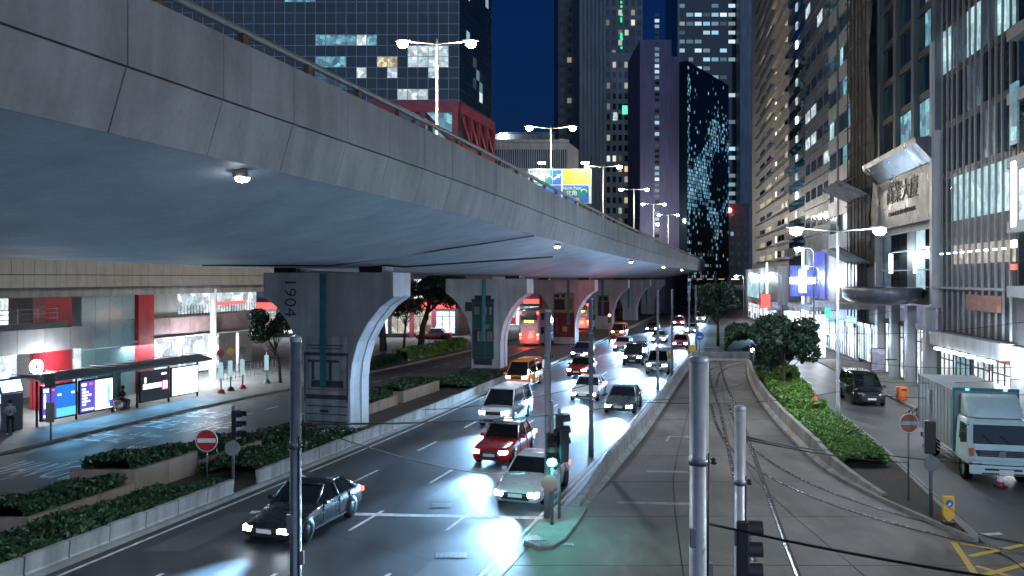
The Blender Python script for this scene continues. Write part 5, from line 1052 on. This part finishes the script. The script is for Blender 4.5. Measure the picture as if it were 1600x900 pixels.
# ---------------------------------------------------------------- right pavement furniture
X, Y = G(1319, 583); k = thing('pavement_railing', 'short blue-grey railing at the right kerb', 'railing', (X+.4, Y, .13), heading(RK, Y))
for i in range(12): bx('bar', k, (0,-1+.35*i,.5), (.03,.03,1.0), M['galv'])
for z in (.12,1.0): bx('rail', k, (0,.95,z), (.05,4,.05), M['galv'])
X, Y = G(1416, 631); k = thing('litter_bin', 'orange litter bin at the right kerb behind the truck', 'litter bin', (X, Y+.6, .13)); MB().lathe([(0,0),(.3,0),(.34,.1),(.34,.8),(.3,.9),(0,.95)], n=16).build('body', M['orange'], k); bx('slot', k, (0,-.33,.72), (.3,.04,.1), M['dark'])
X, Y = G(1430, 655)
for i in range(3):
    k = tag(MB().lathe([(0,0),(.3,.02),(.38,.2),(.3,.42),(.08,.52),(.05,.6)], n=10).build('rubbish_bag', M['bagk'], None, (X+.1+.45*i-.3, Y+.3*(i%2), .0)), ['left black rubbish bag behind the truck','middle black rubbish bag behind the truck','right black rubbish bag behind the truck'][i], 'rubbish bag', 'rubbish bags by the truck')
X, Y = G(1556, 757); k = thing('traffic_cone', 'small red and white cone in front of the truck', 'traffic cone', (X, Y-.3, .0)); bx('base', k, (0,0,.02), (.36,.36,.04), M['dark']); MB().lathe([(.15,.04),(.12,.2)], n=12).build('lower_band', M['signred'], k); MB().lathe([(.12,.2),(.075,.42)], n=12).build('white_band', M['signwhite'], k); MB().lathe([(.075,.42),(.03,.62),(0,.63)], n=12).build('tip', M['signred'], k)
X, Y = G(1242, 640); k = thing('traffic_cone', 'small red cone on the hedge barrier', 'traffic cone', (X+.35, Y-2.4, .93)); MB().lathe([(.16,0),(.14,.05),(.03,.42),(0,.43)], n=10).build('body', M['orange'], k)
for i, (px, py, d, w_, h_, m_, l) in enumerate(((1293,485,82,.5,1.4,'greensign','small red and green light box on the right facade'),(1196,470,110,1.2,1.8,'redsign','distant red shop sign left of the hedge tree'),(1237,505,86,1.6,2.6,'shopb','bright white light box right of the hedge tree'),(1275,525,80,1.8,4.2,'shopb','tall blazing white light box before the shops'),(1210,478,120,2.0,1.2,'lavender','distant lavender shop sign'),(1372,562,62,.9,1.6,'lavender','lavender projecting sign over the right pavement'),(690,490,118,1.8,9,'redsign','tall red sign seen through the first arch'))):
    p = P(px, py, d); k = thing('shop_sign', l, 'sign', (p.x, d, p.z-h_/2)); bx('light_box', k, (0,0,h_/2), (w_,.25,h_), B[m_]); bx('frame', k, (0,.14,h_/2), (w_+.12,.06,h_+.12), M['dark']); bx('bracket', k, (w_/2+.5,.1,h_/2), (1.0,.08,.08), M['dark'])
    if m_ == 'shopb': light('POINT', k, (0,-.8,h_/2), 300, (.85,.93,1), .5)
light('AREA', bpy.data.objects['sign_building'], (7, 2.2, 3.6), 130, (.8,.9,1), rot=(0,0,0), size=(12,3)); light('AREA', bpy.data.objects['finned_building'], (5.5, 1.6, 3.3), 130, (.85,.92,1), rot=(0,0,0), size=(10,2)); light('AREA', bpy.data.objects['station_building'], (19, .9, 3.4), 1400, (.85,.95,1), rot=(0,0,0), size=(14,2))
# ---------------------------------------------------------------- people
def person(name, label, loc, rz, J, mats, hair=True):
    bones = [('hip','chest',0),('chest','neck',0),('neck','head',2),('head','crown',2)]
    for s in 'lr': bones += [('chest','sh'+s,0),('sh'+s,'el'+s,0),('el'+s,'wr'+s,2),('wr'+s,'ha'+s,2),('hip','hi'+s,1),('hi'+s,'kn'+s,1),('kn'+s,'an'+s,1),('an'+s,'to'+s,3)]
    rad = dict(hip=.135,chest=.15,neck=.055,head=.085,crown=.075,sh=.06,el=.045,wr=.032,ha=.035,hi=.095,kn=.06,an=.04,to=.04)
    ks = list(J); me = bpy.data.meshes.new(name); me.from_pydata([J[k] for k in ks], [(ks.index(a), ks.index(b)) for a, b, _ in bones], [])
    o = bpy.data.objects.new(name, me); COL.objects.link(o); sk = o.modifiers.new('s', 'SKIN'); su = o.modifiers.new('u', 'SUBSURF'); su.levels = 2; su.render_levels = 2
    for i, k in enumerate(ks):
        r = rad.get(k) or rad[k[:-1]]; d_ = me.skin_vertices[0].data[i]; d_.radius = (r, r*.85); d_.use_root = k == 'hip'
    bpy.context.view_layer.update(); m2 = bpy.data.meshes.new_from_object(o.evaluated_get(bpy.context.evaluated_depsgraph_get())); bpy.data.objects.remove(o)
    m2.materials.clear()
    for m_ in mats: m2.materials.append(m_)
    for p in m2.polygons:
        c = p.center; best = 9; p.use_smooth = True
        for a, b, mi in bones:
            A_, B_ = Vector(J[a]), Vector(J[b]); u = max(0, min(1, (c-A_).dot(B_-A_)/max((B_-A_).length_squared, 1e-6))); dd = (A_.lerp(B_, u)-c).length-(rad.get(a) or rad[a[:-1]])*.8
            if dd < best: best = dd; p.material_index = mi
    t = thing(name, label, 'person', loc, rz); link('body', m2, t)
    hd = Vector(J['head'])*.5+Vector(J['crown'])*.5
    MB().lathe([(.02,.135),(.07,.12),(.105,.06),(.112,-.01),(.1,-.07)], tuple(hd+Vector((0,.015,.03))), 14).build('hair', M['hair'], t)
    for s in (-1,1): MB().lathe([(0,-.012),(.011,0),(0,.012)], tuple(hd+Vector((s*.035,-.088,-.015))), 6).build('eye', M['dark'], t)
    MB().box(tuple(hd+Vector((0,-.1,-.04))), (.025,.04,.045)).build('nose', M['skin'], t, bevel=.008); MB().box(tuple(hd+Vector((0,-.085,-.085))), (.045,.012,.012)).build('mouth', M['signred'], t)
    return t
st = dict(hip=(0,0,.95),chest=(0,0,1.3),neck=(0,-.01,1.48),head=(0,-.03,1.58),crown=(0,-.03,1.68),shl=(-.19,0,1.38),ell=(-.25,.02,1.12),wrl=(-.12,-.2,1.12),hal=(-.05,-.26,1.16),shr=(.19,0,1.38),elr=(.24,.02,1.12),wrr=(.1,-.2,1.14),har=(.03,-.26,1.18),hil=(-.1,0,.88),knl=(-.11,-.02,.48),anl=(-.12,.0,.08),tol=(-.13,-.15,.04),hir=(.1,0,.88),knr=(.12,-.04,.48),anr=(.13,.0,.08),tor=(.15,-.15,.04))
X, Y = G(16, 683); p = person('person', 'person in a pale shirt standing by the totem with a phone', (X, Y, .13), R(25), st, [M['shirt'], M['trousers'], M['skin'], M['white2']])
MB().box((.02,-.29,1.2),(.07,.02,.13)).build('phone', M['dark'], p); MB().box((0,.17,1.25),(.3,.16,.42)).build('backpack', M['dark'], p, bevel=.05)
sit = dict(hip=(0,0,.54),chest=(0,.02,.9),neck=(0,0,1.08),head=(0,-.04,1.18),crown=(0,-.05,1.28),shl=(-.18,.02,.98),ell=(-.24,-.02,.74),wrl=(-.14,-.25,.68),hal=(-.06,-.3,.7),shr=(.18,.02,.98),elr=(.24,-.02,.74),wrr=(.14,-.25,.68),har=(.06,-.3,.7),hil=(-.1,-.06,.53),knl=(-.11,-.45,.53),anl=(-.11,-.42,.1),tol=(-.12,-.57,.04),hir=(.1,-.06,.53),knr=(.11,-.45,.53),anr=(.11,-.38,.1),tor=(.12,-.53,.04))
sa_ = math.atan2(11.4, 4.0); sh = lambda x, y: (-25+x*math.cos(sa_)-y*math.sin(sa_), 43.4+x*math.sin(sa_)+y*math.cos(sa_), .13)
person('person', 'person in a grey top sitting left on the shelter bench', sh(5.45,.75), sa_, sit, [mat('grey top', (.12,.12,.14), .8, coord='obj'), M['skin'], M['skin'], M['white2']])
person('person', 'person in black with long hair sitting right on the bench', sh(6.35,.75), sa_, sit, [mat('black top', (.015,.015,.017), .8, coord='obj'), M['trousers'], M['skin'], M['dark']])
